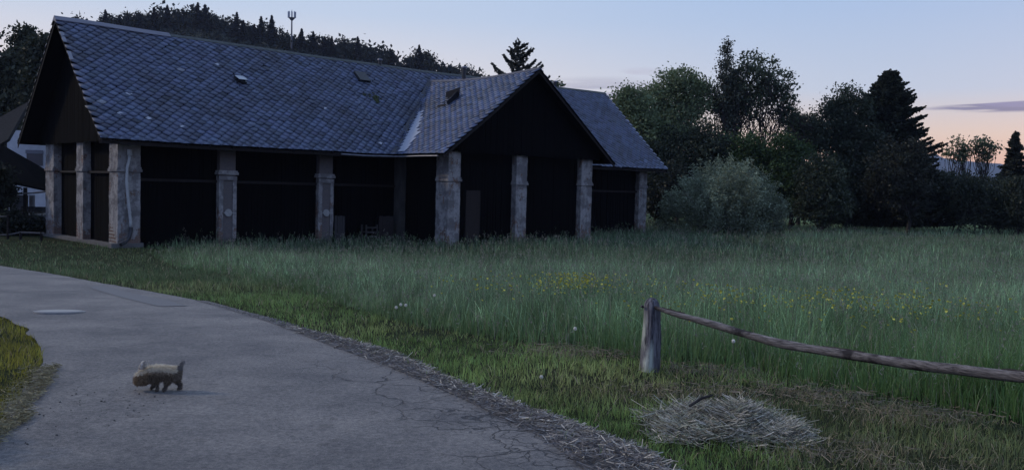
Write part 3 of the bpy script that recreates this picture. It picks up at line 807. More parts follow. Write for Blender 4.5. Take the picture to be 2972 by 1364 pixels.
tip = fp + fd * L[:, None]; tip[:, 2] = np.maximum(tip[:, 2], .002)
V = np.stack([fp - W_, fp + W_, fp + fd * (L * .6)[:, None] + W_ * .8, fp + fd * (L * .6)[:, None] - W_ * .8, tip], 1).reshape(-1, 3); k = np.arange(nf)[:, None] * 5
npmesh('fur', V, k + np.array([[0, 1, 2, 3]]), k + np.array([[3, 2, 4]]), STRAW, dog, np.repeat(coat(fp, fn[:, 2], r), 5, 0))
for sgn, (ex, ez) in ((-1, (620, 372)), (1, (600, 400))):      # one ear flicked up, light inside
    c0 = D(ex, ez, .022 * sgn); b = MB(); rows = []
    for j in range(7):
        t = j / 6; wd_ = .027 * math.sin(math.pi * (.18 + .72 * t)) + .003
        rows.append([c0 + Vector((-.034 + (.05 * t) * .55 + i * wd_ * .5, sgn * (.008 * (1 - abs(i) / 2) + .012 * t), -.032 + .062 * t + (.004 * abs(i) if t > .7 else 0))) for i in (-2, -1, 0, 1, 2)])
    vs = [v for r0 in rows for v in r0] + [v + Vector((0, .006 * sgn, 0)) for r0 in rows for v in r0]; fs = []
    for j in range(6):
        for i in range(4):
            a0 = j * 5 + i; fs += [(a0, a0 + 1, a0 + 6, a0 + 5), (35 + a0, 35 + a0 + 5, 35 + a0 + 6, 35 + a0 + 1)]
        fs += [(j * 5, j * 5 + 5, 35 + j * 5 + 5, 35 + j * 5), (j * 5 + 4, 35 + j * 5 + 4, 35 + j * 5 + 9, j * 5 + 9)]
    fs += [(30 + i, 31 + i, 66 + i, 65 + i) for i in range(4)]
    b.add(vs, fs); b.build('ear', simple('ear_fur', (.62, .57, .48), (.14, .10, .07), 45, 1, None, .5), dog, True)


def ball(name, c, r_, mat, parent, sc_=(1, 1, 1)):
    bm = bmesh.new(); bmesh.ops.create_icosphere(bm, subdivisions=3, radius=r_)
    for v in bm.verts: v.co = Vector((v.co.x * sc_[0], v.co.y * sc_[1], v.co.z * sc_[2])) + Vector(c)
    me = bpy.data.meshes.new(name); bm.to_mesh(me); bm.free()
    for p in me.polygons: p.use_smooth = True
    return link(name, me, mat, parent)


BLK = simple('wet_black', (.012, .012, .012), (.008, .008, .008), 5, .2, None, 0, .6)
ball('nose', D(418, 778), .0085, BLK, dog)
for s_ in (-1, 1): ball('eye', D(455, 650, .021 * s_), .0048, BLK, dog)

# ------------------------------------------------------------ barn
barn = empty('barn', (BA[0], BA[1], -1.6), R(43.085))
tag(barn, 'long dark wooden barn with slate roofs, plastered brick pillars and a gabled cross wing', 'barn')
Lb, Wb, He, oe, o1, o2, Hr = 39.13, 10.83, 5.05, 1.08, 1.16, 1.05, 11.13
u1, u2, pj, o3, Hw = 15.97, 27.69, 4.69, .97, 10.42
sl, slw = (Hr - He) / (Wb / 2 + oe), (Hw - He) / ((u2 - u1) / 2 + oe)
um = (u1 + u2) / 2; hv = -oe + (Hw - He) / sl       # where the wing ridge meets the main slope


def sag(p):
    u, v, z = p
    t = max(0, (z - He) / (Hr - He))
    s = -.16 * t * math.sin(math.pi * min(1, max(0, u / Lb))) + .035 * mnoise.noise(Vector((u * .25, v * .3, 2)))
    if v < hv and u1 - oe - .1 < u < u2 + oe + .1 and z > He:
        tw = max(0, min(1, (z - He) / (Hw - He))); s -= .22 * tw * math.sin(math.pi * max(0, min(1, (v + pj + o3) / (hv + pj + o3))))
    s += .05 * (1 - t) * mnoise.noise(Vector((u * .35, 8, 1)))
    return (u, v, z + s)


def roofplane(name, O, e1, e2, poly, seed, dens=1.0, band=True):
    """poly in (s,t) of the plane O + s e1 + t e2; a dark deck and overlapping pointed slates"""
    O, e1, e2 = Vector(O), Vector(e1).normalized(), Vector(e2).normalized(); nn = e1.cross(e2)
    if nn.z < 0: nn = -nn
    r = np.random.default_rng(seed); poly = np.array(poly)
    b = MB(); bm = bmesh.new()
    # deck, subdivided so that it can sag with the slates
    f = bm.faces.new([bm.verts.new((s, t, 0)) for s, t in poly])
    for ax in (0, 1):
        lo, hi = poly[:, ax].min(), poly[:, ax].max()
        for c_ in np.arange(lo + 1, hi, 1.0):
            no_ = (1, 0, 0) if ax == 0 else (0, 1, 0)
            bmesh.ops.bisect_plane(bm, geom=bm.verts[:] + bm.edges[:] + bm.faces[:], plane_co=(c_, c_, 0), plane_no=no_)
    ex = bmesh.ops.extrude_face_region(bm, geom=bm.faces[:])
    for v in [g for g in ex['geom'] if isinstance(g, bmesh.types.BMVert)]: v.co.z = -.07
    for v in bm.verts:
        p = O + e1 * v.co.x + e2 * v.co.y + nn * (v.co.z - .005); v.co = Vector(sag(tuple(p)))
    bmesh.ops.recalc_face_normals(bm, faces=bm.faces)
    me = bpy.data.meshes.new(name); bm.to_mesh(me); bm.free(); deck = link(name, me, BOARD, barn)
    sw, rh = .50, .245       # slate width, row step
    s0, t0 = poly.min(0); s1, t1 = poly.max(0)
    S, T = [], []
    for j, t in enumerate(np.arange(t0 - .1, t1 + .05, rh)):
        s = np.arange(s0 - .3, s1 + .3, sw) + (sw / 2 if j % 2 else 0); S.append(s); T.append(np.full(len(s), t))
    S, T = np.concatenate(S), np.concatenate(T)
    P = np.c_[S, T + .12]; k = inpoly(P, poly); S, T = S[k], T[k]; n = len(S)
    S = S + r.normal(0, .012, n); T = T + r.normal(0, .012, n)
    slip = r.random(n) < .022; T[slip] -= r.uniform(.04, .12, slip.sum()); rot = r.normal(0, .02, n) + slip * r.normal(0, .12, n)
    # straight starter course along the eaves
    es = MB()
    for a_ in np.arange(s0, s1 - .1, .33):
        pm = np.array([[a_ + .16, .12]])
        if not inpoly(pm, poly)[0]:
            if es.v: es.build('eaves_course', EAVES, deck); es = MB()
            continue
        j_ = r.uniform(-.02, .012); P4 = [(a_ + .006, -.05 + j_), (a_ + .326, -.05 + j_ + r.normal(0, .006)), (a_ + .326, .34), (a_ + .006, .34)]
        P4 = [Vector(sag(tuple(O + e1 * x_ + e2 * y_ + nn * (.034 - y_ * .06)))) for x_, y_ in P4]
        if (P4[1] - P4[0]).cross(P4[2] - P4[0]).z < 0: P4 = P4[::-1]
        es.slab(P4, .022)
    if es.v: es.build('eaves_course', EAVES, deck)
    # outline: pointed below, cut above
    prof = np.array([(0, 0), (.16, .125), (.232, .215), (.225, .48), (-.225, .48), (-.232, .215), (-.16, .125)])
    m_ = len(prof); V = np.zeros((n, m_ * 2, 3)); lift = .050 + np.abs(r.normal(0, .010, n)) + slip * .012
    for i, (a, c_) in enumerate(prof):
        aa = a * np.cos(rot) - c_ * np.sin(rot); cc_ = a * np.sin(rot) + c_ * np.cos(rot)
        cc_ = np.minimum(cc_, t1 - T + .02); hh = lift * (1 - c_ / .48) + .002 + r.normal(0, .0012, n)
        V[:, i] = np.stack([S + aa, T + cc_, hh], 1); V[:, i + m_] = np.stack([S + aa, T + cc_, hh - .032], 1)
    W = np.array(O)[None, None] + V[..., :1] * np.array(e1) + V[..., 1:2] * np.array(e2) + V[..., 2:] * np.array(nn)
    W = W.reshape(-1, 3)
    W = np.array([sag(p) for p in W])
    colr = np.array([[.092, .112, .175]] if seed < 13 else [[.098, .132, .225]]) * r.uniform(.62, 1.30, (n, 1)) * (1 + r.normal(0, .02, (n, 3)))  # wing slates tinted bluer and lighter in place of cool light
    lg = r.random(n) < .0015; colr[lg] = np.array([.24, .25, .28]); dk = r.random(n) < .03; colr[dk] *= .5
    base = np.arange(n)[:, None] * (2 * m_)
    cx2 = np.repeat(colr, 2 * m_, 0).reshape(n, 2 * m_, 3); cx2[:, m_:] *= .22; tri = np.concatenate([base + np.array([[0, i, i + 1]]) for i in range(1, m_ - 1)])  # lower rims darkened in colour, painting the shade between slates
    quad = np.concatenate([base + np.array([[i, i + m_, (i + 1) % m_ + m_, (i + 1) % m_]]) for i in range(m_)])
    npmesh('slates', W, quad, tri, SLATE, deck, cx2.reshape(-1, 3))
    return deck


sc1 = math.hypot(1, sl); scw = math.hypot(1, slw); mid = Wb / 2
TR = (mid + oe) * sc1
vS0, vS1, vT = (u1 - oe), (u2 + oe), (hv + oe) * sc1
# front main slope without the triangle covered by the wing
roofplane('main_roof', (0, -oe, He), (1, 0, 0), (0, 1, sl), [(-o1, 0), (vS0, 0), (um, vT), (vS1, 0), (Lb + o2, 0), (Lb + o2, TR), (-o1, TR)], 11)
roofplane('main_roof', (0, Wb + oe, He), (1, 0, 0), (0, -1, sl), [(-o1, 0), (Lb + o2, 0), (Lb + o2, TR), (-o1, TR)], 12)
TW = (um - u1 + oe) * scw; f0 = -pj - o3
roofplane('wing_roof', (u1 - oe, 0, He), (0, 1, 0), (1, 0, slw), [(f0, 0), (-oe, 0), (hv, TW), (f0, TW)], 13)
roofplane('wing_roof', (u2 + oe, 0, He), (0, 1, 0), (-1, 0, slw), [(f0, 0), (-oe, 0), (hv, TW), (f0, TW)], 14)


def line(a, b, n=24): return [tuple(Vector(a).lerp(Vector(b), i / n)) for i in range(n + 1)]


def lift(P, dz): return [(x, y, z + dz) for x, y, z in (sag(p) for p in P)]


# ridge caps
def cap(name, a, b, side, mat, wdt=.22, drop=.2, up=.05):
    pts_ = lift(line(a, b, 40), up); bb = MB(); sx_, sy_ = side
    vs = []
    for (x, y, z) in pts_: vs += [(x - sx_ * wdt, y - sy_ * wdt, z - drop), (x, y, z), (x + sx_ * wdt, y + sy_ * wdt, z - drop), (x + sx_ * wdt, y + sy_ * wdt, z - drop - .03), (x - sx_ * wdt, y - sy_ * wdt, z - drop - .03)]
    fs = []
    for i in range(40):
        o = i * 5
        for j in range(5): fs.append((o + j, o + (j + 1) % 5, o + 5 + (j + 1) % 5, o + 5 + j))
    fs += [(0, 1, 2, 3, 4), tuple(range(200, 205))[::-1]]
    bb.add(vs, fs); return bb.build(name, mat, barn)


PURP = simple('ridge_zinc', (.15, .145, .18), (.10, .10, .13), 3, .45, (.3, 3, 3), .1, .6, .4)
cap('ridge_cap', (-o1 - .02, mid, Hr), (4.6, mid, Hr), (0, 1), PURP, .26, .22, .10)
cap('ridge_cap', (4.62, mid, Hr), (Lb + o2, mid, Hr), (0, 1), simple('mossy_ridge', (.10, .105, .10), (.06, .065, .055), 5, .9), .18, .15, .06)
cap('ridge_cap', (um, f0, Hw), (um, hv, Hw), (1, 0), simple('wing_ridge', (.13, .12, .13), (.09, .085, .095), 5, .8), .18, .13, .06)
# valleys
for ua in (u1 - oe, u2 + oe):
    sgn = 1 if ua < um else -1
    a = Vector((ua, -oe, He)); b2_ = Vector((um, hv, Hw)); bb = MB(); vs = []
    for p in line(a, b2_, 20):
        p = Vector(sag(p)); vs += [tuple(p + Vector((-sgn * .22, 0, .05))), tuple(p + Vector((0, 0, .035))), tuple(p + Vector((0, -.22, .05)))]
    fs = []
    for i in range(20): fs += [(i * 3, i * 3 + 1, i * 3 + 4, i * 3 + 3), (i * 3 + 1, i * 3 + 2, i * 3 + 5, i * 3 + 4)]
    bb.add(vs, fs); bb.build('valley_flashing', simple('lead', (.06, .062, .075), (.045, .047, .055), 3, .7), barn)
# pale repaired strip beside the valley: bare boards where slates are missing, stepped edge
pv = MB(); r = np.random.default_rng(8)
for i in range(13):
    t = i / 13; vv0 = -oe + .05 + t * 3.1; tt0 = (vv0 + oe) / (hv + oe) * TW
    wdt = [.62, .75, .7, .88, .8, 1.05, .8, .62, .66, .52, .5, .36, .3][i]
    z0 = lambda T_: He + T_ / scw * slw
    V_ = []
    v_a = vv0 - .30; 
    for (dv, dT) in ((.02, .02), (.02, .42), (-wdt, .42), (-wdt, .02)):
        T_ = tt0 + dT; V_.append(sag((u1 - oe + T_ / scw, v_a + dv, z0(T_) + .075 - i * .0012)))
    pv.slab(V_[::-1] if False else V_, .014)
pv.build('roof_patch', simple('pale_sheet', (.33, .35, .40), (.26, .28, .33), 6, .6), barn)


# eaves: soffit board and gutter bits
def strip(name, a, b, w_, h_, mat, off=(0, 0, 0), n=20):
    pts_ = [Vector(p) + Vector(off) for p in (sag(q_) for q_ in line(a, b, n))]
    return MB().tube(pts_, w_, 8).build(name, mat, barn)


for a, b in (((-o1, -oe, He), (u1 - oe, -oe, He)), ((u2 + oe, -oe, He), (Lb + o2, -oe, He))):
    bb = MB(); P_ = [sag(p) for p in line(a, b, 30)]
    for p, q_ in zip(P_[:-1], P_[1:]):
        vs = [(p[0], p[1] + .12, p[2] - .09), (q_[0], q_[1] + .12, q_[2] - .09), (q_[0], q_[1] + .12, q_[2] - .26), (p[0], p[1] + .12, p[2] - .26)]
        bb.slab(vs, .03)
    bb.build('fascia', BEAM, barn)
strip('gutter', (u1 - 4.6, -oe, He), (u1 - oe, -oe, He), .045, 0, METAL, (0, -.06, -.16))
strip('gutter', (u1 - oe, -oe, He), (u1 - oe, f0 + .5, He), .045, 0, METAL, (-.06, 0, -.17))
strip('gutter', (u2 + oe, f0 + 1.2, He), (u2 + oe, -oe, He), .04, 0, BEAM, (.06, 0, -.16))
bb = MB()
for uu in np.arange(-.6, Lb + .8, 1.15):
    if u1 - 1 < uu < u2 + 1: continue
    MB().tube([(uu, -oe + .06, He - .14), (uu, .6, He - .14 + (.6 + oe - .06) * sl)], .07, 4).build('rafter', BEAM, barn)


# dark board walls behind the pillars and gables
def boards(name, a, b, z0, ztop, nrm, seed, bottom=None, th=.03):
    """vertical boards from a to b (2-D, local) rising from z0 to ztop(s)"""
    r = np.random.default_rng(seed); a, b = np.array(a, float), np.array(b, float); L_ = np.linalg.norm(b - a); d = (b - a) / L_; nrm = np.array(nrm, float)
    bb = MB(); s = 0
    while s < L_:
        w_ = min(r.uniform(.17, .26), L_ - s)
        if w_ < .03: break
        off = r.uniform(0, .022); e = .006
        za, zb = ztop(s + e), ztop(s + w_ - e); zz0 = (z0 if bottom is None else bottom(s)) + r.uniform(-.03, .03)
        p0, p1 = a + d * (s + e) + nrm * off, a + d * (s + w_ - e) + nrm * off; q0, q1 = p0 - nrm * th, p1 - nrm * th
        if min(za, zb) > zz0 + .02:
            bb.add([(*p0, zz0), (*p1, zz0), (*p1, zb), (*p0, za), (*q0, zz0), (*q1, zz0), (*q1, zb), (*q0, za)], [(0, 1, 2, 3), (5, 4, 7, 6), (0, 4, 5, 1), (3, 2, 6, 7), (0, 3, 7, 4), (1, 5, 6, 2)])
        s += w_
    return bb.build(name, BOARD, barn)


wv_ = .38
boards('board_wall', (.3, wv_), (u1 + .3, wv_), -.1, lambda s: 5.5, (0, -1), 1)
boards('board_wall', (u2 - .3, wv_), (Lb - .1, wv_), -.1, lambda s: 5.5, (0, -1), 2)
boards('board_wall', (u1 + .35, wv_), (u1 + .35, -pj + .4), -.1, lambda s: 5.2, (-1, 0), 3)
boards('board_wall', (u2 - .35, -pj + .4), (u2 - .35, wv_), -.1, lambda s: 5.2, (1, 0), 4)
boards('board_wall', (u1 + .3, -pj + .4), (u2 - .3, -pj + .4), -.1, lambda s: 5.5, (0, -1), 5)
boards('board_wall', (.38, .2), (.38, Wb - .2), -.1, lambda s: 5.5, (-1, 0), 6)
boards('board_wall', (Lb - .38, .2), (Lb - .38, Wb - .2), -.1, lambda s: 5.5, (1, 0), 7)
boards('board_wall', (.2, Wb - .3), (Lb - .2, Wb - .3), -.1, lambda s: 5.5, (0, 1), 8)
# gables, hanging in front of the pillar tops
gm = lambda s, c_, hw, top, slope: top - .13 - abs(s - c_) * slope
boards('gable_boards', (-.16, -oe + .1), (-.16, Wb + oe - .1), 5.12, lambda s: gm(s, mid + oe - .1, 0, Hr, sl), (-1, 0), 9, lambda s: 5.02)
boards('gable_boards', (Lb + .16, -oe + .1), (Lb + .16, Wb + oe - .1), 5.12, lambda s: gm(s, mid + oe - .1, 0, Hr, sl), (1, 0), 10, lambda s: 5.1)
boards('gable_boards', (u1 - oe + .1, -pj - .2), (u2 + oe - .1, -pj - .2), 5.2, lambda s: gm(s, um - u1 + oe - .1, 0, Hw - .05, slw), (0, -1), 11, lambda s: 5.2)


# verge boards under roof edges
def verge(a, b, off):
    P_ = [Vector(sag(p)) + Vector(off) for p in line(a, b, 24)]; bb = MB()
    for p, q_ in zip(P_[:-1], P_[1:]): bb.add([p, q_, q_ - Vector((0, 0, .2)), p - Vector((0, 0, .2))], [(0, 1, 2, 3)])
    o = bb.build('verge_board', BEAM, barn); md = o.modifiers.new('t', 'SOLIDIFY'); md.thickness = .03


for uu, ox in ((-o1, .05), (Lb + o2, -.05)):
    verge((uu, -oe, He), (uu, mid, Hr), (ox, 0, -.08)); verge((uu, Wb + oe, He), (uu, mid, Hr), (ox, 0, -.08))
verge((u1 - oe, f0, He), (um, f0, Hw), (0, .05, -.08)); verge((u2 + oe, f0, He), (um, f0, Hw), (0, .05, -.08))
# bright metal bits on the left verge
bb = MB()
for t0_, t1_ in ((.62, .69), (.77, .86)):
    a, b = Vector((-o1, -oe, He)).lerp(Vector((-o1, mid, Hr)), t0_), Vector((-o1, -oe, He)).lerp(Vector((-o1, mid, Hr)), t1_)
    a, b = Vector(sag(a)), Vector(sag(b)); MB().slab([a + Vector((-.03, 0, .06)), a + Vector((.14, 0, .06)), b + Vector((.14, 0, .06)), b + Vector((-.03, 0, .06))], .015).build('verge_flashing', METAL, barn)
# horizontal rails of the walls
for q6 in ((.3, u1, .22, .34, 3.16, 3.30), (u2, Lb - .2, .22, .34, 3.2, 3.34), (.2, .34, .36, Wb - .36, 3.5, 3.6)): MB().box(*q6).build('wall_rail', BEAM, barn)
bb = MB(); bb.rough(-.3, 1.2, -.06, .25, 0, .22, .3, .03); bb.rough(-.2, .55, .2, Wb, -.1, .14, .3, .03, 5); bb.build('plinth', simple('concrete_plinth', (.14, .13, .12), (.09, .085, .08), 5, .95), barn)
# faint door in the wing front
bb = MB(); bb.box(17.55, 18.6, -4.36, -4.30, 0, 3.1); bb.build('door', simple('door_boards', (.028, .02, .017), (.016, .012, .011), 4, .9, (8, 8, .5), .4), barn)


def pillar(x0, x1, y0, y1, top, seed, led=3.64, front='y', panel=False, faces=('f',)):
    """plaster shaft with a cornice ledge; 'panel' has plaster borders round exposed brick"""
    if panel:
        b0 = MB(); b0.rough(x0 + .05, x1 - .05, y0 + .05, y1, -.2, top, .3, .012, seed); core = b0.build('pillar', BRICK, barn, False)
        b = MB()
        b.rough(x0, x0 + .23, y0, y0 + .3, -.2, led - .22, .12, .018, seed + 1); b.rough(x1 - .20, x1, y0, y0 + .3, .35, led - .22, .12, .018, seed + 2)
        b.build('plaster_border', PLASTER, core)
        b = MB(); b.rough(x0 - .01, x1 + .01, y0 - .02, y0 + .3, led - .33, led - .12, .15, .012, seed + 5); b.build('collar', PLASTER, core)
        uc = (x0 + x1) / 2 + .03
        b = MB(); b.tube([(uc, y0 + .02, 1.66), (uc, y0 - .035, 1.66)], [.20, .19], 24); b.box(x0 + .26, uc - .17, y0 - .02, y0 + .045, 1.63, 1.69); b.box(uc + .17, x1 - .02, y0 - .02, y0 + .045, 1.62, 1.68)
        b.build('anchor_plate', simple('limewash', (.33, .32, .30), (.24, .235, .22), 8, .9), core)
    else:
        b = MB(); b.rough(x0, x1, y0, y1, -.2, top, .10, .026, seed); core = b.build('pillar', PLASTER, barn, False)
    b = MB(); b.rough(x0 - .07, x1 + .07, y0 - .07, y1 + .0, led - .06, led + .06, .2, .008, seed + 7); b.rough(x0 - .035, x1 + .035, y0 - .035, y1, led + .055, led + .16, .2, .008, seed + 8)
    b.build('ledge', PLASTER, core)
    return core


pillar(0, 1.05, 0, 1.12, 5.3, 1)
pillar(-.01, .9, 4.76, 5.74, 5.3, 2); pillar(-.02, .9, 9.42, Wb, 5.3, 3)
pillar(4.97, 5.92, 0, .7, 5.6, 4, panel=True); pillar(10.70, 11.64, 0, .7, 5.6, 5, panel=True)
pillar(u1, u1 + .86, -pj, -3.62, 5.35, 6); pillar(21.08, 21.95, -pj, -3.9, 5.4, 7, 3.55); pillar(26.7, u2, -pj, -3.7, 5.4, 8)
pillar(38.22, 39.12, 0, .9, 5.4, 9); pillar(38.22, 39.12, Wb - .9, Wb, 5.3, 10)
b = MB(); b.rough(u1 - .02, u1 + .28, -.42, .33, 0, 5.1, .3, .02, 11); b.build('pilaster', simple('grimy_plaster', (.075, .07, .065), (.04, .038, .036), 3, .95, (1, 1, .4)), barn)
# downpipe
DP = [(.50, -.12, 4.40), (.46, -.16, 4.15), (.37, -.16, 3.75), (.35, -.16, 3.2), (.39, -.16, 2.6), (.44, -.16, 2.1), (.50, -.16, 1.6), (.545, -.16, 1.2), (.55, -.16, .95)]
dp = MB().tube(DP, .068, 12).build('downpipe', PALEM, barn, True)
MB().tube([(.50, -.12, 4.36), (.50, -.12, 4.62)], .115, 12).build('pipe_head', PALEM, dp)
MB().tube([(.35, -.16, 3.12), (.36, -.16, 3.0)], .078, 12).build('pipe_collar', PALEM, dp)
MB().tube([(.49, -.16, 1.72), (.5, -.16, 1.62)], .078, 12).build('pipe_collar', PALEM, dp)
MB().tube([(.55, -.16, .98), (.53, -.2, .75), (.42, -.3, .5), (.2, -.42, .3), (-.05, -.55, .2)], .085, 10, rough=.05).build('pipe_elbow', DKMETAL, dp)


# roof hatches
def onmain(u, v): return Vector(sag((u, v, He + (v + oe) * sl)))


def onwing(u, v): return Vector(sag((u, v, He + (u - u1 + oe) * slw)))


def hatch(u, v, w_, l_, tilt, glass=True):
    c_ = onmain(u, v); e1, e2 = Vector((1, 0, 0)), Vector((0, 1, sl)).normalized(); nn = e1.cross(e2); nn = nn if nn.z > 0 else -nn
    if nn.z < 0: nn = -nn
    fr = MB()
    def P_(a, b, h): return c_ + e1 * a + e2 * b + nn * h
    for (a0, a1, b0, b1) in ((-w_ / 2, w_ / 2, -l_ / 2 - .06, -l_ / 2), (-w_ / 2, w_ / 2, l_ / 2, l_ / 2 + .06), (-w_ / 2 - .06, -w_ / 2, -l_ / 2 - .06, l_ / 2 + .06), (w_ / 2, w_ / 2 + .06, -l_ / 2 - .06, l_ / 2 + .06)):
        fr.add([P_(a, b, h) for h in (-.05, .14) for b in (b0, b1) for a in (a0, a1)], [(0, 2, 3, 1), (4, 5, 7, 6), (0, 1, 5, 4), (1, 3, 7, 5), (3, 2, 6, 7), (2, 0, 4, 6)])
    o = fr.build('skylight', DKMETAL, barn)
    gl = MB(); lo = .145 + tilt
    gl.slab([P_(-w_ / 2 - .03, -l_ / 2 - .08, lo), P_(w_ / 2 + .03, -l_ / 2 - .08, lo), P_(w_ / 2 + .03, l_ / 2 + .06, .15), P_(-w_ / 2 - .03, l_ / 2 + .06, .15)], .03)
    gl.build('pane' if glass else 'lid', GLASSM if glass else DKMETAL, o)
    return o


hatch(7.44, 2.87, .44, .42, .2); hatch(16.12, 4.19, .72, .75, .05, False)
# gaping dormer hatch on the wing: black sheet painted as its unlit inside, flung-up lid
c_ = onwing(19.6, -.05); e1, e2 = Vector((0, -1, 0)), Vector((1, 0, slw)).normalized(); nn = Vector((-slw, 0, 1)).normalized()
def PW(a, b, h): return tuple(c_ + e1 * a + e2 * b + nn * h)
bb = MB()
bb.slab([PW(-.5, -.55, .03), PW(.45, -.45, .03), PW(.55, .5, .03), PW(-.5, .5, .03)], .02)
dh = bb.build('roof_hatch', simple('hatch_dark_inside', (.008, .008, .009), (.006, .006, .006), 4, .9), barn)
bb = MB(); bb.slab([PW(-.62, .42, .06), PW(.68, .42, .10), PW(.85, .62, .55), PW(-.55, .58, .38)], .03); bb.slab([PW(.45, -.5, .03), PW(.5, -.5, .28), PW(.62, .5, .42), PW(.52, .5, .03)], .03)
bb.build('lid', DKMETAL, dh)
bb = MB(); bb.slab([PW(-.5, -.62, .05), PW(.3, -.6, .05), PW(.3, -.42, .09), PW(-.5, -.45, .09)], .02); bb.build('sill', BEAM, dh)
# mossy hollow in the slates, and pale slipped slates
r = np.random.default_rng(77); bb = MB()
for i in range(26):
    a = r.uniform(0, 6.28); d = r.random() ** .6; p = onmain(16.06 + math.cos(a) * d * .62, 2.77 + math.sin(a) * d * .38) + Vector((0, 0, .04)); s = r.uniform(.06, .15)
    bb.tube([p, p + Vector((0, -.02, .05))], [s, s * .5], 6, rough=.3)
bb.build('moss_clump', MOSS, barn)
for k_, (u_, v_) in enumerate(((1.44, .01), (.19, .14), (11.96, 1.54), (6.6, 3.7), (14.4, -.55), (1.0, 1.3), (2.9, -.3))):
    p = onmain(u_, v_) + Vector((0, 0, .05)); e2_ = Vector((0, 1, sl)).normalized()
    MB().slab([p + Vector((-.17, 0, 0)) + e2_ * .1, p - e2_ * .06 + Vector((-.03, 0, .02)), p + Vector((.17, 0, 0)) + e2_ * .06, p + e2_ * .2], .015).build('replaced_slate', simple('new_slate', (.36, .37, .40), (.30, .31, .34), 7, .5), barn)
# vents on the ridges
def vent(p, h_, r_):
    o = MB().tube([p, (p[0], p[1], p[2] + h_)], r_, 12).build('vent_pipe', DKMETAL, barn)
    MB().tube([(p[0], p[1], p[2] + h_), (p[0], p[1], p[2] + h_ + .05), (p[0], p[1], p[2] + h_ + .12)], [r_ * 1.0, r_ * 1.7, r_ * 1.5], 12).build('cowl', METAL, o)
vent((um, 1.2, Hw - .25), .62, .13)
vent((34.4, mid, Hr - .2), .5, .12); vent((18.3, mid, Hr - .25), .35, .1)


# things leaning against the barn front
def Bm(u, v, z): return (*bw(u, v), z - 1.6)
def lean(name, lb, cat, u0, u1_, v_, h_, mat):
    t = empty(name, Bm(u0, v_, 0), R(43.085)); tag(t, lb, cat)
    b = MB(); w_ = u1_ - u0; k_ = 4
    for i in range(k_): b.box(w_ * i / k_ + .008, w_ * (i + 1) / k_ - .008, -.02 - .01 * (i % 2), .03, 0, h_ - .03 * (i % 2))
    b.build('planks', mat, t); [MB().box(0, w_, .031, .08, h_ * f_, h_ * f_ + .1).build('batten', BEAM, t) for f_ in (.2, .75)]


DKP = simple('grey_planks', (.055, .05, .05), (.03, .028, .028), 5, .9, (8, 8, 1), .4)
lean('plank_door', 'dark plank door leaning beside the second pillar of the barn front', 'old door', 11.72, 12.38, -.02, 1.52, DKP)
lean('plank_panel', 'wide dark plank panel leaning near the corner of the barn wing', 'wooden panel', 14.6, 15.6, -.15, 1.5, simple('brown_planks', (.045, .036, .034), (.025, .02, .02), 5, .9, (8, 8, 1), .4))
t = empty('wooden_crate', Bm(13.35, -.7, 0), R(43.085)); tag(t, 'broken open wooden crate with pale slats in the grass by the barn', 'crate')
cm = simple('crate_wood', (.06, .053, .05), (.03, .027, .026), 6, .9)
for x_ in (0, .72):
    for y_ in (0, .45): MB().box(x_, x_ + .07, y_, y_ + .07, 0, 1.02 - .2 * (x_ > 0) * (y_ > 0)).build('post', cm, t)
for z_ in (.3, .55, .82): MB().box(.075, .715, -.025, -.003, z_, z_ + .09).build('slat', cm, t)
MB().box(.03, .76, .02, .5, .60, .63).build('shelf', cm, t)

exec_later = []
# ------------------------------------------------------------ trees
def leafquads(C, size, colr, seed, flat=.0, el_=1.5):
    """one small leaf spray (a folded quad) per centre"""
    r = np.random.default_rng(seed); n = len(C)
    a = r.normal(0, 1, (n, 3)); a[:, 2] *= (1 - flat); a /= np.linalg.norm(a, axis=1)[:, None]
    b = np.cross(a, r.normal(0, 1, (n, 3))); b /= np.linalg.norm(b, axis=1)[:, None]
    s = (size * r.uniform(.5, 1.3, n))[:, None]
    V = np.stack([C - a * s * el_ * .5, C + b * s * .5, C + a * s * el_ * .5, C - b * s * .4 + np.cross(a, b) * s * .2], 1).reshape(-1, 3)
    return V, np.arange(n)[:, None] * 4 + np.arange(4)[None], None, np.repeat(colr, 4, 0)


def crown_colour(r, n, base, var=.35, yel=.12):
    k = r.uniform(1 - var, 1 + var, (n, 1)); y = r.random((n, 1)) * yel
    return np.array([base]) * k * (1 + y * np.array([[.9, .5, -.3]]))


def limb(b, p, q_, r0, r1, wig, r, n=5):
    P_ = []; p, q_ = np.array(p), np.array(q_); L_ = np.linalg.norm(q_ - p)
    for i in range(n + 1):
        t = i / n; P_.append(p * (1 - t) + q_ * t + (r.normal(0, wig * L_, 3) * (0 < i < n)) + np.array([0, 0, -.12 * L_ * math.sin(math.pi * t)]))
    b.tube(P_, [r0 + (r1 - r0) * i / n for i in range(n + 1)], 6, rough=.1); return P_


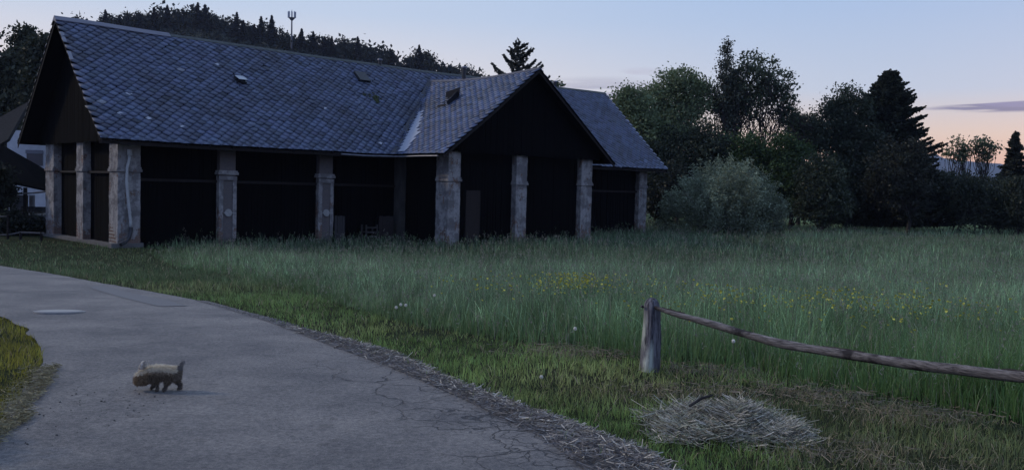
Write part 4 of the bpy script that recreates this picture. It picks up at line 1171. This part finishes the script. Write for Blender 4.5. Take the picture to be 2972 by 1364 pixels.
def broadleaf(name, base, lobes, label, nclump=110, per=60, leaf=.24, base_c=(.05, .07, .035), seed=0, trunk=.22, sig=.42, stems=1, surf=.45, group=None, nlimb=26, cat='tree', spread=.5, proto=False):
    """lobes: (dx, dz_center, rx, rz) crown ellipsoids relative to the foot"""
    r = np.random.default_rng(seed); t = empty(name, tuple(base)); tag(t, label, cat, group)
    if leaf > .22 and leaf < .3 and per > 25: leaf *= .68; per = int(per * 2.0)
    lb_ = np.array(lobes, float); wgt = lb_[:, 2] * lb_[:, 3]; wgt = wgt / wgt.sum(); which = r.choice(len(lb_), nclump, p=wgt)
    d = r.normal(0, 1, (nclump, 3)); d /= np.linalg.norm(d, axis=1)[:, None]; rad = r.random(nclump) ** surf
    Lq = lb_[which]; C = np.stack([Lq[:, 0] + d[:, 0] * rad * Lq[:, 2], d[:, 1] * rad * Lq[:, 2] * .9, Lq[:, 1] + d[:, 2] * rad * Lq[:, 3]], 1)
    C[:, 2] = np.maximum(C[:, 2], .3)
    cnt = (per * r.uniform(.4, 1.5, nclump)).astype(int); idx = np.repeat(np.arange(nclump), cnt); n = len(idx)
    sg = sig * r.uniform(.6, 1.4, nclump)
    P_ = C[idx] + r.normal(0, 1, (n, 3)) * sg[idx][:, None] * np.array([1, 1, .7]); P_[:, 2] = np.maximum(P_[:, 2], .05)
    cb = crown_colour(r, nclump, base_c, .28)[idx] * r.uniform(.8, 1.2, (n, 1))
    V, Q_, _, Cc = leafquads(P_, np.full(n, leaf), cb, seed)
    npmesh('crown', V, Q_, None, LEAF, t, Cc)
    b = MB(); topz = lb_[:, 1].max()
    for s_ in range(stems):
        foot = np.array([(s_ - (stems - 1) / 2) * spread * .6, r.normal(0, .15) if stems > 1 else 0, -.15]); tgt = lb_[min(s_, len(lb_) - 1)] if stems > 1 else lb_[0]
        end = np.array([tgt[0] + (s_ - (stems - 1) / 2) * spread * 2.0, 0, (tgt[1] + tgt[3] * .45)])
        ax = limb(b, foot, end, trunk, trunk * .3, .012, r, 8)
        order = r.permutation(nclump)[:max(1, nlimb // stems)]
        for j in order:
            c0 = C[j]; i_ = int(np.clip(8 * (c0[2] * .7) / max(end[2], .1), 1, 7)); limb(b, ax[i_], c0, trunk * .32, .02, .04, r, 4)
    b.build('trunk', BARK, t); return t


def conifer(name, base, H, Rm, label, seed=0, base_c=(.035, .05, .035), z0=.04, step=.42, nb=9, leaf=.3, group=None, gap=.15, droop=.25, prof=.85, trunk=.2, sp=7):
    r = np.random.default_rng(seed); t = empty(name, tuple(base)); tag(t, label, 'conifer tree', group)
    PP = []; b = MB(); b.tube([(0, 0, -.1), (0, 0, H * .5), (0, 0, H * .98)], [trunk, trunk * .6, .02], 7)
    z = H * z0
    while z < H * .985:
        f = z / H; Rr = Rm * (1 - f) ** prof * (.8 + .4 * r.random())
        for k_ in range(nb):
            if r.random() < gap: continue
            a = r.uniform(0, 6.283); L_ = Rr * r.choice([.55, .7, .85, .95, 1.05, 1.2]) * r.uniform(.85, 1.1) + .08
            dirn = np.array([math.cos(a), math.sin(a), 0]); m_ = max(3, int(L_ / (leaf * .32)))
            s = np.linspace(.1, 1, m_); up = .25 * f
            pts_ = dirn * (s * L_)[:, None] + np.c_[np.zeros((m_, 2)), z + L_ * (up * s - droop * s ** 1.6 + .12 * s ** 4)]
            side = np.array([-dirn[1], dirn[0], 0])
            for _ in range(sp): 
                PP.append(pts_ + side * (r.normal(0, .16, m_) * L_ * (1.05 - s) + r.normal(0, leaf * .25, m_))[:, None] + np.c_[np.zeros((m_, 2)), -np.abs(r.normal(0, leaf * .5, m_))])
            if L_ > Rm * .3 and r.random() < .35: b.tube([(0, 0, z), tuple(pts_[m_ // 2]), tuple(pts_[-1])], [.045, .025, .008], 4)
        z += step * (1 - .55 * f) * r.uniform(.7, 1.3)
    PP.append(np.c_[r.normal(0, .05, (14, 2)), np.linspace(H * .96, H, 14)])
    P_ = np.concatenate(PP); n = len(P_)
    V, Q_, _, Cc = leafquads(P_, np.full(n, leaf), crown_colour(r, n, base_c, .35, .15), seed, .6, 1.9)
    npmesh('crown', V, Q_, None, LEAF, t, Cc); b.build('trunk', BARK, t); return t


PXM = lambda D: VP / F * D        # metres per (photo) pixel at depth D


def foot(px, D): return dirt_x(px, D)


def tree_px(D, px, ytop, lobes_px):
    """lobes given in picture units (x, y, rx, ry) at depth D -> metres relative to the foot"""
    f = foot(px, D); out = []
    for (x, y, rx, ry) in lobes_px:
        c = at(x, y, D); out.append((c[0] - f[0], c[2] - f[2], rx * PXM(D), ry * PXM(D)))
    return f, out


def BL(name, D, px, lobes, label, **k):
    f, lo = tree_px(D, px, 0, lobes); return broadleaf(name, f, lo, label, **k)


DK, MID, LT = (.044, .058, .040), (.080, .108, .062), (.135, .175, .092)
# right-hand tree line
BL('leafy_tree', 92, 1700, [(1700, 225, 62, 52), (1750, 262, 55, 55), (1650, 262, 50, 50), (1690, 330, 80, 70)], 'broad leafy tree rising just behind the right end of the barn roof', nclump=300, per=48, leaf=.27, base_c=LT, seed=1, sig=.5)
BL('leafy_tree', 88, 1600, [(1590, 262, 42, 40), (1570, 250, 24, 24), (1620, 330, 60, 70)], 'lower bright green tree touching the barn roof end', nclump=190, per=46, leaf=.26, base_c=LT, seed=2, sig=.45)
BL('slender_conifer', 90, 1832, [(1832, 112, 9, 26), (1829, 150, 19, 34), (1833, 195, 28, 40), (1828, 245, 38, 50), (1838, 290, 40, 46)], 'slender feathery pointed tree, tallest of the row', nclump=300, per=22, leaf=.17, base_c=(.060, .072, .056), seed=3, sig=.26, surf=.5, nlimb=70, trunk=.17)
BL('airy_birch', 90, 1915, [(1905, 178, 56, 50), (1955, 228, 50, 62), (1885, 240, 50, 70), (1975, 290, 32, 34)], 'tall airy tree with see-through crown beside the slender conifer', nclump=520, per=13, leaf=.21, base_c=(.065, .085, .055), seed=4, sig=.27, stems=4, trunk=.12, surf=.5, nlimb=130, spread=1.3)
BL('leafy_tree', 93, 1850, [(1850, 230, 32, 58), (1840, 270, 45, 50)], 'dark dense tree wrapped round the foot of the slender conifer', nclump=90, per=34, leaf=.26, base_c=DK, seed=5, sig=.45)
BL('dark_tree', 86, 1770, [(1770, 380, 70, 70), (1700, 400, 60, 80), (1650, 440, 45, 90), (1800, 420, 60, 90)], 'dark tree mass directly behind the pale round willow bush', nclump=330, per=46, leaf=.25, base_c=DK, seed=6, sig=.5)
BL('green_shrub_tree', 84, 1880, [(1885, 385, 48, 52), (1900, 450, 62, 80)], 'fresh green topped shrub tree below the airy birch', nclump=210, per=46, leaf=.24, base_c=(.052, .085, .034), seed=7, sig=.45)
BL('green_shrub_tree', 82, 1990, [(1985, 388, 52, 46), (1990, 460, 70, 85)], 'green mound-shaped tree right of the pale willow bush', nclump=240, per=46, leaf=.24, base_c=(.045, .076, .032), seed=8, sig=.45)
BL('brown_green_tree', 78, 2070, [(2065, 450, 52, 55), (2070, 510, 62, 62)], 'dull brownish green shrub tree in front of the big spruce', nclump=200, per=46, leaf=.24, base_c=(.045, .058, .038), seed=9, sig=.42)
BL('leafy_tree', 95, 2010, [(2010, 320, 34, 36), (2045, 345, 36, 55)], 'low dark tree filling the dip between birch and spruce', nclump=110, per=36, leaf=.26, base_c=DK, seed=10, sig=.5)
BL('round_dark_tree', 90, 2125, [(2130, 275, 60, 56), (2100, 330, 62, 60), (2150, 380, 80, 90), (2120, 470, 70, 100)], 'round-topped dark tree leaning against the big spruce', nclump=420, per=44, leaf=.27, base_c=DK, seed=11, sig=.5)
f = foot(2222, 92); conifer('big_spruce', f, at(2222, 176, 92)[2] - f[2], 5.9, 'big dark spruce with ragged right side, tallest on the right', seed=12, step=.19, nb=16, leaf=.17, gap=.1, droop=.04, prof=.70, base_c=(.030, .038, .028), trunk=.32, sp=6)
BL('dark_tree', 84, 2290, [(2290, 400, 40, 50), (2310, 430, 34, 50), (2285, 480, 50, 80), (2240, 440, 60, 90)], 'low dark tree at the right foot of the big spruce', nclump=190, per=44, leaf=.25, base_c=(.036, .040, .030), seed=13, sig=.42)
BL('small_tree', 98, 2415, [(2408, 364, 20, 18), (2430, 382, 15, 18), (2384, 388, 10, 12), (2415, 395, 16, 16)], 'small airy tree, left one of the pair against the sunset', nclump=80, per=12, leaf=.2, base_c=MID, seed=14, sig=.33, trunk=.11, nlimb=40, stems=2, spread=.6)
BL('small_tree', 98, 2470, [(2472, 358, 24, 16), (2494, 376, 18, 14), (2452, 378, 12, 14), (2475, 392, 18, 16)], 'small airy tree, right one of the pair against the sunset', nclump=90, per=13, leaf=.2, base_c=MID, seed=15, sig=.34, trunk=.12, nlimb=40)
f = foot(2543, 96); conifer('small_spruce', f, at(2543, 332, 96)[2] - f[2], 2.5, 'small pointed spruce at the right edge of the picture', seed=16, step=.42, nb=8, leaf=.24, gap=.2, droop=.08, prof=.8, base_c=(.030, .036, .028), trunk=.14, sp=5)
for k_, (px, D_, yy, rx, lb_) in enumerate(((2350, 92, 470, 26, 'dark hedge shrub next to the pale gap under the sunset'), (2400, 88, 478, 50, 'wide grey green shrub below the pair of small trees'), (2455, 84, 490, 48, 'low dark shrub in front of the pair of small trees'), (2510, 86, 480, 50, 'dark shrub just left of the small spruce'), (2565, 82, 490, 45, 'dark shrub cut by the right edge of the picture'))):
    BL('hedge_shrub', D_, px, [(px, yy, rx, 42), (px + 6, yy + 40, rx * 1.1, 50)], lb_, nclump=150, per=42, leaf=.23, base_c=(.04, .05, .035), seed=20 + k_, sig=.38, group='shrubs closing the far side of the meadow', cat='shrub', trunk=.08)
for k_, (px, D_, lb_) in enumerate(((2660, 86, 'dark tree beyond the right edge of the meadow, nearer'), (2780, 90, 'dark tree beyond the right edge of the meadow, farther'))):
    BL('dark_tree', D_, px, [(px, 430, 60, 90), (px, 500, 70, 70)], lb_, nclump=160, per=30, leaf=.3, base_c=DK, seed=30 + k_)
BL('dark_tree', 80, 1680, [(1670, 490, 50, 80)], 'dark shrub between the barn end and the willow bush', nclump=120, per=40, leaf=.22, base_c=(.03, .036, .028), seed=33, sig=.4, cat='shrub')


# pale willow bush: many fine stems with narrow leaves
def willow(base, W_, H_, label, seed=41):
    r = np.random.default_rng(seed); t = empty('willow_bush', tuple(base)); tag(t, label, 'bush'); b = MB(); PP = []; CC = []
    for i in range(420):
        a = r.uniform(0, 6.283); f_ = r.random() ** .5; rr = W_ / 2 * f_; top = H_ * math.sqrt(max(.02, 1 - (f_ * .93) ** 2.2)) * r.uniform(.86, 1.03)
        lobe_ = mnoise.noise(Vector((math.cos(a) * 1.6 * f_, math.sin(a) * 1.6 * f_, 3))) ; top *= .97 + .2 * lobe_; rr *= 1 + .10 * math.sin(a * 4 + 2) + .05 * math.sin(a * 9)
        if r.random() < .09: top += r.uniform(.15, .6)
        bx, by = math.cos(a) * rr, math.sin(a) * rr
        q_ = np.array([[bx * s_ ** .8, by * s_ ** .8, .1 + (top - .1) * s_ ** 1.15] for s_ in np.linspace(.0, 1, 12)])
        q_[-1, :2] *= 1.03
        if i % 6 == 0: b.tube(q_[:9:2], [.035, .03, .02, .015, .008], 4)
        m_ = 90; s_ = r.beta(2.4, 1.0, m_); p = np.stack([np.interp(s_, np.linspace(0, 1, 12), q_[:, k]) for k in range(3)], 1) + r.normal(0, .13, (m_, 3))
        PP.append(p); CC.append(np.array([[.190, .225, .150]]) * (.75 + .5 * (math.sin(a * 5) * .5 + .5)) * r.uniform(.6, 1.35) * r.uniform(.75, 1.25, (m_, 1)))
        if i % 2 == 0:     # skirt and side shoots
            z_ = r.uniform(.1, .8) * H_ * .6; rad = W_ / 2 * math.sqrt(max(.05, 1 - (z_ / H_) ** 2)) * r.uniform(.84, 1.0) * (1 + .10 * math.sin(a * 4 + 2) + .05 * math.sin(a * 9))
            PP.append(np.array([math.cos(a) * rad, math.sin(a) * rad, z_]) + r.normal(0, .24, (60, 3))); CC.append(np.array([[.150, .180, .118]]) * r.uniform(.55, 1.2) * r.uniform(.75, 1.25, (60, 1)))
    P_ = np.concatenate(PP); P_[:, 2] = np.maximum(P_[:, 2], .05); Cc = np.concatenate(CC)
    V, Q_, _, C2 = leafquads(P_, np.full(len(P_), .085), Cc, seed, 0, 2.8)
    npmesh('foliage', V, Q_, None, LEAF, t, C2); b.build('stem', BARK, t)


wf = foot(1822, 70); willow(wf, 295 * PXM(70), at(1815, 398, 70)[2] - wf[2], 'big round pale grey green willow bush standing in the meadow')

# tree behind the wing gable
f = foot(1292, 74); conifer('sparse_fir', f, at(1290, 96, 74)[2] - f[2], 6.0, 'sparse fir whose open top shows above the barn wing ridge', seed=44, step=.62, nb=6, leaf=.13, gap=.3, droop=-.22, prof=.72, base_c=(.05, .055, .05), sp=5, z0=.3)
BL('leafy_tree', 76, 1398, [(1400, 215, 12, 10), (1395, 250, 20, 20)], 'small tree whose tip peeks over the right slope of the barn gable', nclump=40, per=20, leaf=.2, seed=45, base_c=MID, sig=.22, trunk=.1)

# left trees behind the barn's left end
for k_, (px, yt, D_, lb_) in enumerate(((18, 130, 88, 'dark tree at the left edge of the picture'), (62, 66, 92, 'tall dark tree left of the barn ridge, the highest on the left'), (102, 92, 86, 'dark tree touching the left barn gable'), (-60, 120, 90, 'dark tree outside the left edge'), (150, 100, 95, 'dark tree mostly hidden behind the barn ridge'))):
    BL('hillside_tree', D_, px, [(px, yt + 38, 30, 38), (px + 8, yt + 95, 42, 50), (px - 8, yt + 170, 50, 70)], lb_, nclump=230, per=36, leaf=.30, base_c=(.040, .048, .034), seed=50 + k_, sig=.5, group='dark trees behind the left end of the barn')

# ------------------------------------------------------------ wooded hill behind the barn
SKY = [(-500, 250), (-200, 170), (0, 120), (120, 62), (215, 58), (265, 45), (330, 42), (420, 30), (510, 24), (560, 38), (610, 62), (690, 66), (735, 92), (770, 88), (840, 102), (900, 112), (960, 140), (1000, 148), (1060, 146), (1100, 172), (1150, 172), (1200, 196), (1300, 230), (1420, 270), (1600, 330), (1900, 420)]
HD = 400
sx_ = np.array([p[0] for p in SKY]); sy_ = np.array([p[1] for p in SKY])
hx_ = np.linspace(-500, 1900, 90); top = np.array([at(x, np.interp(x, sx_, sy_) + 30, HD) for x in hx_])
rows = []
for k_, (fy, fz) in enumerate(((170, 0.0), (230, .18), (290, .45), (350, .76), (400, 1.0), (480, 1.0), (700, .4), (900, 0))):
    x_ = top[:, 0] * (fy / HD) if fy <= HD else top[:, 0]
    rows.append(np.c_[x_, np.full(90, fy), -2.2 + (top[:, 2] + 2.2).clip(0) * fz])
HV = np.concatenate(rows); jj = (np.arange(7)[:, None] * 90 + np.arange(89)[None]).ravel()
tag(npmesh('wooded_hill', HV, np.stack([jj, jj + 1, jj + 91, jj + 90], 1), None, simple('forest_floor', (.03, .036, .022), (.02, .025, .016), .2, 1), smooth=True), kind='structure')


def hillz(x, y):
    fy = np.array([170, 230, 290, 350, 400, 480, 700]); fz = np.array([0, .18, .45, .76, 1, 1, .4]); u_ = np.where(y <= HD, x * HD / y, x)
    t_ = np.interp(u_, top[:, 0], top[:, 2]); return -2.2 + (t_ + 2.2).clip(0) * np.interp(y, fy, fz)


r = np.random.default_rng(60); n = 42000; y = r.uniform(220, 420, n); x = (np.interp(r.random(n), [0, 1], [top[0, 0], top[-1, 0] * .35])) * y / HD
cell = vnoise(np.c_[x, y], .16, 61); z = hillz(x, y) + r.random(n) ** .7 * (3 + 7 * cell) * np.where(y > 330, .3, 1)
V, Q_, _, Cc = leafquads(np.c_[x, y, z], np.full(n, 1.25), np.array([[.020, .024, .019]]) * r.uniform(.55, 1.45, (n, 1)) * (.7 + .6 * cell[:, None]), 62)
tag(npmesh('hill_forest', V, Q_, None, LEAF, None, Cc), 'dark forest covering the slope behind the barn', 'forest', kind='stuff')


def proto_conifer(seed, H, Rm):
    t = conifer('forest_spruce', (0, 0, -500), H, Rm, 'x', seed=seed, step=.7, nb=7, leaf=.6, gap=.15, droop=.2, prof=.85, base_c=(.016, .019, .018), trunk=.2, sp=3); return t


def proto_broad(seed, H, W_):
    return broadleaf('forest_tree', (0, 0, -500), [(0, H * .68, W_, H * .32), (W_ * .4, H * .55, W_ * .7, H * .3), (-W_ * .4, H * .58, W_ * .7, H * .3)], 'x', nclump=40, per=30, leaf=.55, base_c=(.020, .024, .018), seed=seed, sig=.75, trunk=.25, nlimb=12)


PC = [proto_conifer(s_, h_, w_) for s_, h_, w_ in ((70, 14, 3.6), (71, 12, 3.2), (72, 16, 4.0))]
PB = [proto_broad(s_, h_, w_) for s_, h_, w_ in ((73, 11, 3.6), (74, 12.5, 4.2), (75, 10, 3.2), (76, 12, 3.4))]
used = set()


def place(proto, loc, s_, rz, label, group):
    if proto.name not in used: o = proto; used.add(proto.name)
    else:
        o = proto.copy(); col.objects.link(o)
        for ch in proto.children:
            c = ch.copy(); col.objects.link(c); c.parent = o
    o.location = loc; o.rotation_euler = (0, 0, rz); o.scale = (s_,) * 3; o['label'] = label; o['group'] = group; return o


r = np.random.default_rng(81)
conpx = [(265, 28), (322, 42), (388, 24), (421, 10), (300, 36), (352, 32), (498, 10), (516, 16), (596, 36), (612, 48), (657, 46), (684, 42), (759, 76), (788, 84), (817, 92), (835, 94), (1055, 120), (985, 130), (900, 96), (640, 60)]
for i, (px, py) in enumerate(conpx):
    D_ = 378 + r.uniform(-4, 4); tp = at(px, py - 1 + r.uniform(-3, 6), D_); pr = PC[i % 3]; h_ = (14, 12, 16)[i % 3]; gz_ = float(hillz(tp[0], D_)); s_ = max(.75, min(1.5, (tp[2] - gz_) / h_)) * (.7 + .35 * ((i * 7) % 5) / 4)
    place(pr, (tp[0], D_, tp[2] - h_ * s_), s_, r.uniform(0, 6.28), 'dark pointed spruce pricking up from the round crowns along the crest of the wooded hill', 'spruces on the hill crest')
px = 196.0; i = 0
SX = [(0, 128), (30, 100), (196, 60), (230, 52), (280, 42), (340, 40), (380, 40), (420, 32), (470, 26), (510, 20), (545, 34), (575, 42), (610, 60), (630, 72), (660, 82), (690, 66), (715, 90), (760, 86), (800, 98), (860, 100), (900, 104), (940, 120), (965, 135), (1000, 142), (1040, 138), (1080, 146), (1100, 168), (1125, 166), (1160, 168), (1195, 188), (1230, 212), (1300, 240)]
ax_, ay_ = [p[0] for p in SX], [p[1] for p in SX]
while px < 1290:
    for row in range(2):
        D_ = 398 - row * 9 + r.uniform(-3, 3); py = np.interp(px, ax_, ay_) + 26 * mnoise.noise(Vector((px * .018, 5, 0))) + r.uniform(-13, 5) + row * 14; q_ = r.integers(0, 4); h_ = (11, 12.5, 10, 12)[q_]
        tp = at(px + r.uniform(-4, 4), py, D_); s_ = r.choice([.9, 1.3, 1.7, 2.1, 2.5]) * r.uniform(.9, 1.1)
        place(PB[q_], (tp[0], D_, tp[2] - h_ * s_), s_, r.uniform(0, 6.28), 'dark round-crowned tree in the forest edge along the hill crest', 'broadleaf trees on the hill crest')
    px += r.uniform(16, 36); i += 1

# mast on the hill
bs = at(733, 150, 385); tp = at(733, 32, 385); H_ = tp[2] - bs[2]
ms = empty('antenna_mast', tuple(bs)); tag(ms, 'slim mobile phone mast with a ring of panels above the hill forest', 'antenna mast')
MB().tube([(0, 0, -6), (0, 0, H_ * .5), (0, 0, H_)], [.42, .36, .26], 10).build('pole', simple('mast_steel', (.16, .16, .17), (.12, .12, .13), 2, .6, None, .1, .4, .3), ms)
b = MB(); b.tube([(0, 0, H_ - 3.6), (0, 0, H_ - 2.6), (0, 0, H_ - 2.4)], [.4, 1.3, 1.4], 12); b.build('platform', simple('mast_frame', (.10, .10, .11), (.07, .07, .08), 2, .7), ms)
for k_ in range(8):
    a = 2 * math.pi * k_ / 8 + .2; x_, y_ = 1.5 * math.cos(a), 1.5 * math.sin(a)
    MB().box(x_ - .2, x_ + .2, y_ - .15, y_ + .15, H_ - 2.5, H_ + .1).build('panel', simple('panel_white', (.40, .40, .42), (.34, .34, .36), 2, .6) if k_ == 0 else bpy.data.materials['panel_white'], ms)
MB().tube([(0, 0, H_), (0, 0, H_ + 1.0)], .06, 6).build('rod', DKMETAL, ms)

# distant mountain to the right
MD = 3600; mx = np.linspace(2150, 3000, 80)
my = np.interp(mx, [2150, 2300, 2330, 2352, 2370, 2400, 2450, 2520, 2575, 2700, 3000], [430, 398, 390, 386, 398, 404, 408, 414, 420, 430, 470])
rw = []
for k_, (fy, fz) in enumerate(((2600, 0), (3200, .55), (3600, 1), (4200, .8), (5000, 0))):
    a_ = np.array([at(x, yv + 2.2 * mnoise.noise(Vector((x * .05, 0, 0))) + 1.2 * mnoise.noise(Vector((x * .21, 4, 0))), MD) for x, yv in zip(mx, my)])
    rw.append(np.c_[a_[:, 0] * (fy / MD if fy < MD else 1), np.full(80, fy), -3 + (a_[:, 2] + 3) * fz])
HV = np.concatenate(rw); jj = (np.arange(4)[:, None] * 80 + np.arange(79)[None]).ravel()
tag(npmesh('distant_hill', HV, np.stack([jj, jj + 1, jj + 81, jj + 80], 1), None, simple('far_woodland', (.035, .045, .045), (.025, .034, .036), .01, 1), smooth=True), kind='structure')

# small pale house glimpsed through the gap in the hedge
hc = at(2358, 510, 118); gp = empty('garden_house', (hc[0], 118, -1.6)); tag(gp, 'small pale blue white house glimpsed through the gap in the far hedge', 'house')
MB().box(-1.6, 1.6, 0, 4, 0, 2.6).build('wall', simple('pale_wall', (.5, .52, .56), (.4, .42, .46), 2, .9), gp)
b = MB(); b.slab([(-1.9, -.3, 2.55), (1.9, -.3, 2.55), (1.9, 2, 4.2), (-1.9, 2, 4.2)], .1); b.slab([(1.9, 4.3, 2.55), (-1.9, 4.3, 2.55), (-1.9, 2, 4.2), (1.9, 2, 4.2)], .1); b.build('roof', DKMETAL, gp)
w_ = MB().box(-.5, .4, -.03, -.003, 1.1, 2).build('window', DKMETAL, gp)

# ------------------------------------------------------------ left: neighbour house, carport, car, fence
NH = 66; f0_ = foot(60, NH); e_ = PXM(NH)
def zz_(x, y, D_): return at(x, y, D_)[2] - float(hgt(0, D_))
def xx_(x, y, D_, o): return at(x, y, D_)[0] - o
nh = empty('white_house', tuple(f0_)); tag(nh, 'white rendered house with grey roof half hidden behind the barn', 'house')
xa, xb = xx_(18, 360, NH, f0_[0]), xx_(210, 360, NH, f0_[0]); ze = zz_(60, 330, NH)
MB().box(xa, xb, 0, 7, 0, ze).build('wall', WHITEW, nh)
MB().box(xx_(52, 345, NH, f0_[0]), xb, -.22, -.02, zz_(60, 352, NH), zz_(60, 337, NH)).build('cornice', WHITEW, nh)
wn_ = MB().box(xx_(68, 400, NH, f0_[0]), xx_(108, 400, NH, f0_[0]), -.06, -.003, zz_(80, 418, NH), zz_(80, 386, NH)).build('window', simple('window_dark', (.03, .032, .04), (.025, .027, .03), 2, .2, None, 0, .6), nh)
MB().box(xx_(66, 400, NH, f0_[0]), xx_(110, 400, NH, f0_[0]), -.1, -.065, zz_(80, 388, NH), zz_(80, 379, NH)).build('lintel', simple('grey_lintel', (.2, .2, .23), (.16, .16, .18), 3, .9), nh)
b = MB()
ra = lambda x, y, D_: (at(x, y, D_)[0] - f0_[0], D_ - NH, zz_(x, y, D_) + float(hgt(0, D_)) - f0_[2])
b.slab([ra(-60, 400, 60), ra(20, 352, 60), ra(74, 256, 62), ra(-40, 318, 62)], .18); b.slab([ra(74, 256, 62), ra(150, 345, 66), ra(150, 345, 72), ra(74, 256, 68)], .18)
b.build('roof', ROOF2, nh)
cd_ = 54; cf = foot(60, cd_); cp = empty('carport', tuple(cf)); tag(cp, 'dark open carport with sloping roof beside the barn', 'carport')
ca_ = lambda x, y, D_=cd_: (at(x, y, D_)[0] - cf[0], D_ - cd_, at(x, y, D_)[2] - cf[2])
MB().slab([ca_(-60, 440, 52), ca_(118, 478, 52), ca_(122, 432, 57), ca_(10, 368, 58), ca_(-70, 352, 58)], .12).build('roof', simple('carport_felt', (.007, .007, .008), (.005, .005, .005), 4, 1, None, .2, .0), cp)
p0, p1 = ca_(84, 487, 51.8), ca_(118, 483, 51.8); MB().tube([p0, p1], .05, 4).tube([ca_(30, 490, 51.8), p0], .045, 4).build('beam', simple('grey_beam', (.10, .10, .11), (.07, .07, .075), 3, .9), cp)
MB().box(ca_(22, 560)[0], ca_(60, 560)[0], .2, .5, 0, ca_(40, 492)[2]).build('wall', simple('dim_wall', (.12, .12, .13), (.06, .06, .065), 2, .95), cp)
for x_ in (-50, 112): MB().box(ca_(x_, 560)[0] - .08, ca_(x_, 560)[0] + .08, -2.2, -2.05, 0, ca_(x_, 470, 52)[2] - .1).build('post', BEAM, cp)
MB().box(ca_(60, 560)[0], ca_(74, 560)[0], .6, .66, ca_(66, 548)[2], ca_(66, 492)[2]).build('door_panel', WHITEW, cp)
MB().box(ca_(74, 500)[0], ca_(135, 500)[0], 2.6, 2.8, 0, 3.0).build('back_wall', BOARD, cp)

CARP = simple('dark_car_paint', (.02, .022, .028), (.018, .02, .024), 2, .25, None, 0, .6)
car = empty('parked_car', (at(98, 560, 55.2)[0], 55.2, float(hgt(0, 55.2))), R(-70)); tag(car, 'dark parked car under the carport, its windscreen catching the sky', 'car')
prof = [(-2.1, .35), (-2.1, .8), (-1.9, .92), (-1.1, .98), (-.45, 1.42), (.9, 1.46), (1.6, 1.1), (2.0, 1.0), (2.1, .5), (2.05, .3)]
b = MB(); n = len(prof); b.add([(x_, -.82, z_) for x_, z_ in prof] + [(x_, .82, z_) for x_, z_ in prof], [tuple(range(n)), tuple(range(2 * n - 1, n - 1, -1))] + [(i, (i + 1) % n, (i + 1) % n + n, i + n) for i in range(n)][::1])
b.build('body', CARP, car)
CG = simple('car_glass', (.5, .52, .56), (.45, .47, .5), 2, .05, None, 0, 1.0, .6)
MB().slab([(-1.08, -.7, 1.0), (-1.08, .7, 1.0), (-.47, .62, 1.42), (-.47, -.62, 1.42)][::-1], .02).build('windscreen', CG, car)
MB().slab([(-.8, -.835, 1.02), (1.2, -.835, 1.05), (.8, -.835, 1.36), (-.4, -.835, 1.36)], .01).build('side_window', simple('tinted', (.03, .03, .035), (.025, .025, .03), 2, .1, None, 0, .7), car)
for x_ in (-1.35, 1.35):
    for y_ in (-.8, .8):
        o = MB().tube([(x_, y_ - .1, .32), (x_, y_ + .1, .32)], .32, 20).build('wheel', DKMETAL, car); MB().tube([(x_, y_ - .11, .32), (x_, y_ + .11, .32)], .18, 14).build('rim', METAL, o)
for y_ in (-.6, .6): MB().box(-2.13, -2.09, y_ - .15, y_ + .15, .62, .76).build('headlight', PALEM, car)

fd = 46; fe = empty('paddock_fence', tuple(foot(50, fd))); tag(fe, 'low dark post and rail fence in front of the carport', 'fence'); fo_ = foot(50, fd)
fa = lambda x, y: (at(x, y, fd)[0] - fo_[0], 0, at(x, y, fd)[2] - fo_[2])
for x_ in (-40, 20, 52, 104): 
    z_ = {20: 543, 52: 585, 104: 585, -40: 560}[x_]; MB().tube([(fa(x_, 600)[0], 0, -.1), (fa(x_, z_)[0], 0, fa(x_, z_)[2])], [.07, .06], 7).build('post', BEAM, fe)
MB().tube([fa(-60, 592), fa(20, 592), fa(52, 586), fa(112, 588)], [.03, .035, .05, .05], 6).build('rail', simple('grey_rail', (.12, .11, .11), (.07, .065, .065), 5, .9), fe)
MB().tube([fa(-60, 545), fa(18, 546)], .035, 6).build('rail', bpy.data.materials['grey_rail'], fe)
for k_, (px, D_, yy, rx, lb_) in enumerate(((5, 51, 470, 30, 'dark shrub at the left edge below the carport roof'), (30, 50, 560, 26, 'dark shrub behind the paddock fence'), (88, 50.5, 590, 22, 'low dark shrub between fence and rear barn pillar'), (-50, 50, 500, 45, 'dark shrub outside the left edge'))):
    BL('garden_shrub', D_, px, [(px, yy, rx, min(60, 640 - yy)), (px, yy + 25, rx * .9, 30)], lb_, nclump=60, per=46, leaf=.14, base_c=(.022, .026, .02), seed=90 + k_, sig=.22, group='dark shrubs left of the barn', cat='shrub', trunk=.04)

t_ = broadleaf('garden_shrub', np.array([-4.9, 5.35, -.02]), [(0, .65, .62, .6)], 'added unseen shrub casting shade over the lower left corner', nclump=70, per=70, leaf=.05, base_c=(.05, .07, .03), seed=99, sig=.12, cat='shrub', trunk=.03, nlimb=14)  # made-up shrub out of view, placed to shade the corner

# ------------------------------------------------------------ haze
hz = M('haze'); pv_ = hz.n('ShaderNodeVolumePrincipled'); pv_.inputs['Color'].default_value = (.62, .70, .95, 1); pv_.inputs['Density'].default_value = .00010; pv_.inputs['Anisotropy'].default_value = .2
hz.L.new(pv_.outputs[0], hz.out.inputs['Volume'])
o = MB().box(-5200, 5200, -200, 5200, -12, 175).build('haze', hz.m); tag(o, 'thin bluish evening haze over the whole valley', 'haze', kind='stuff')
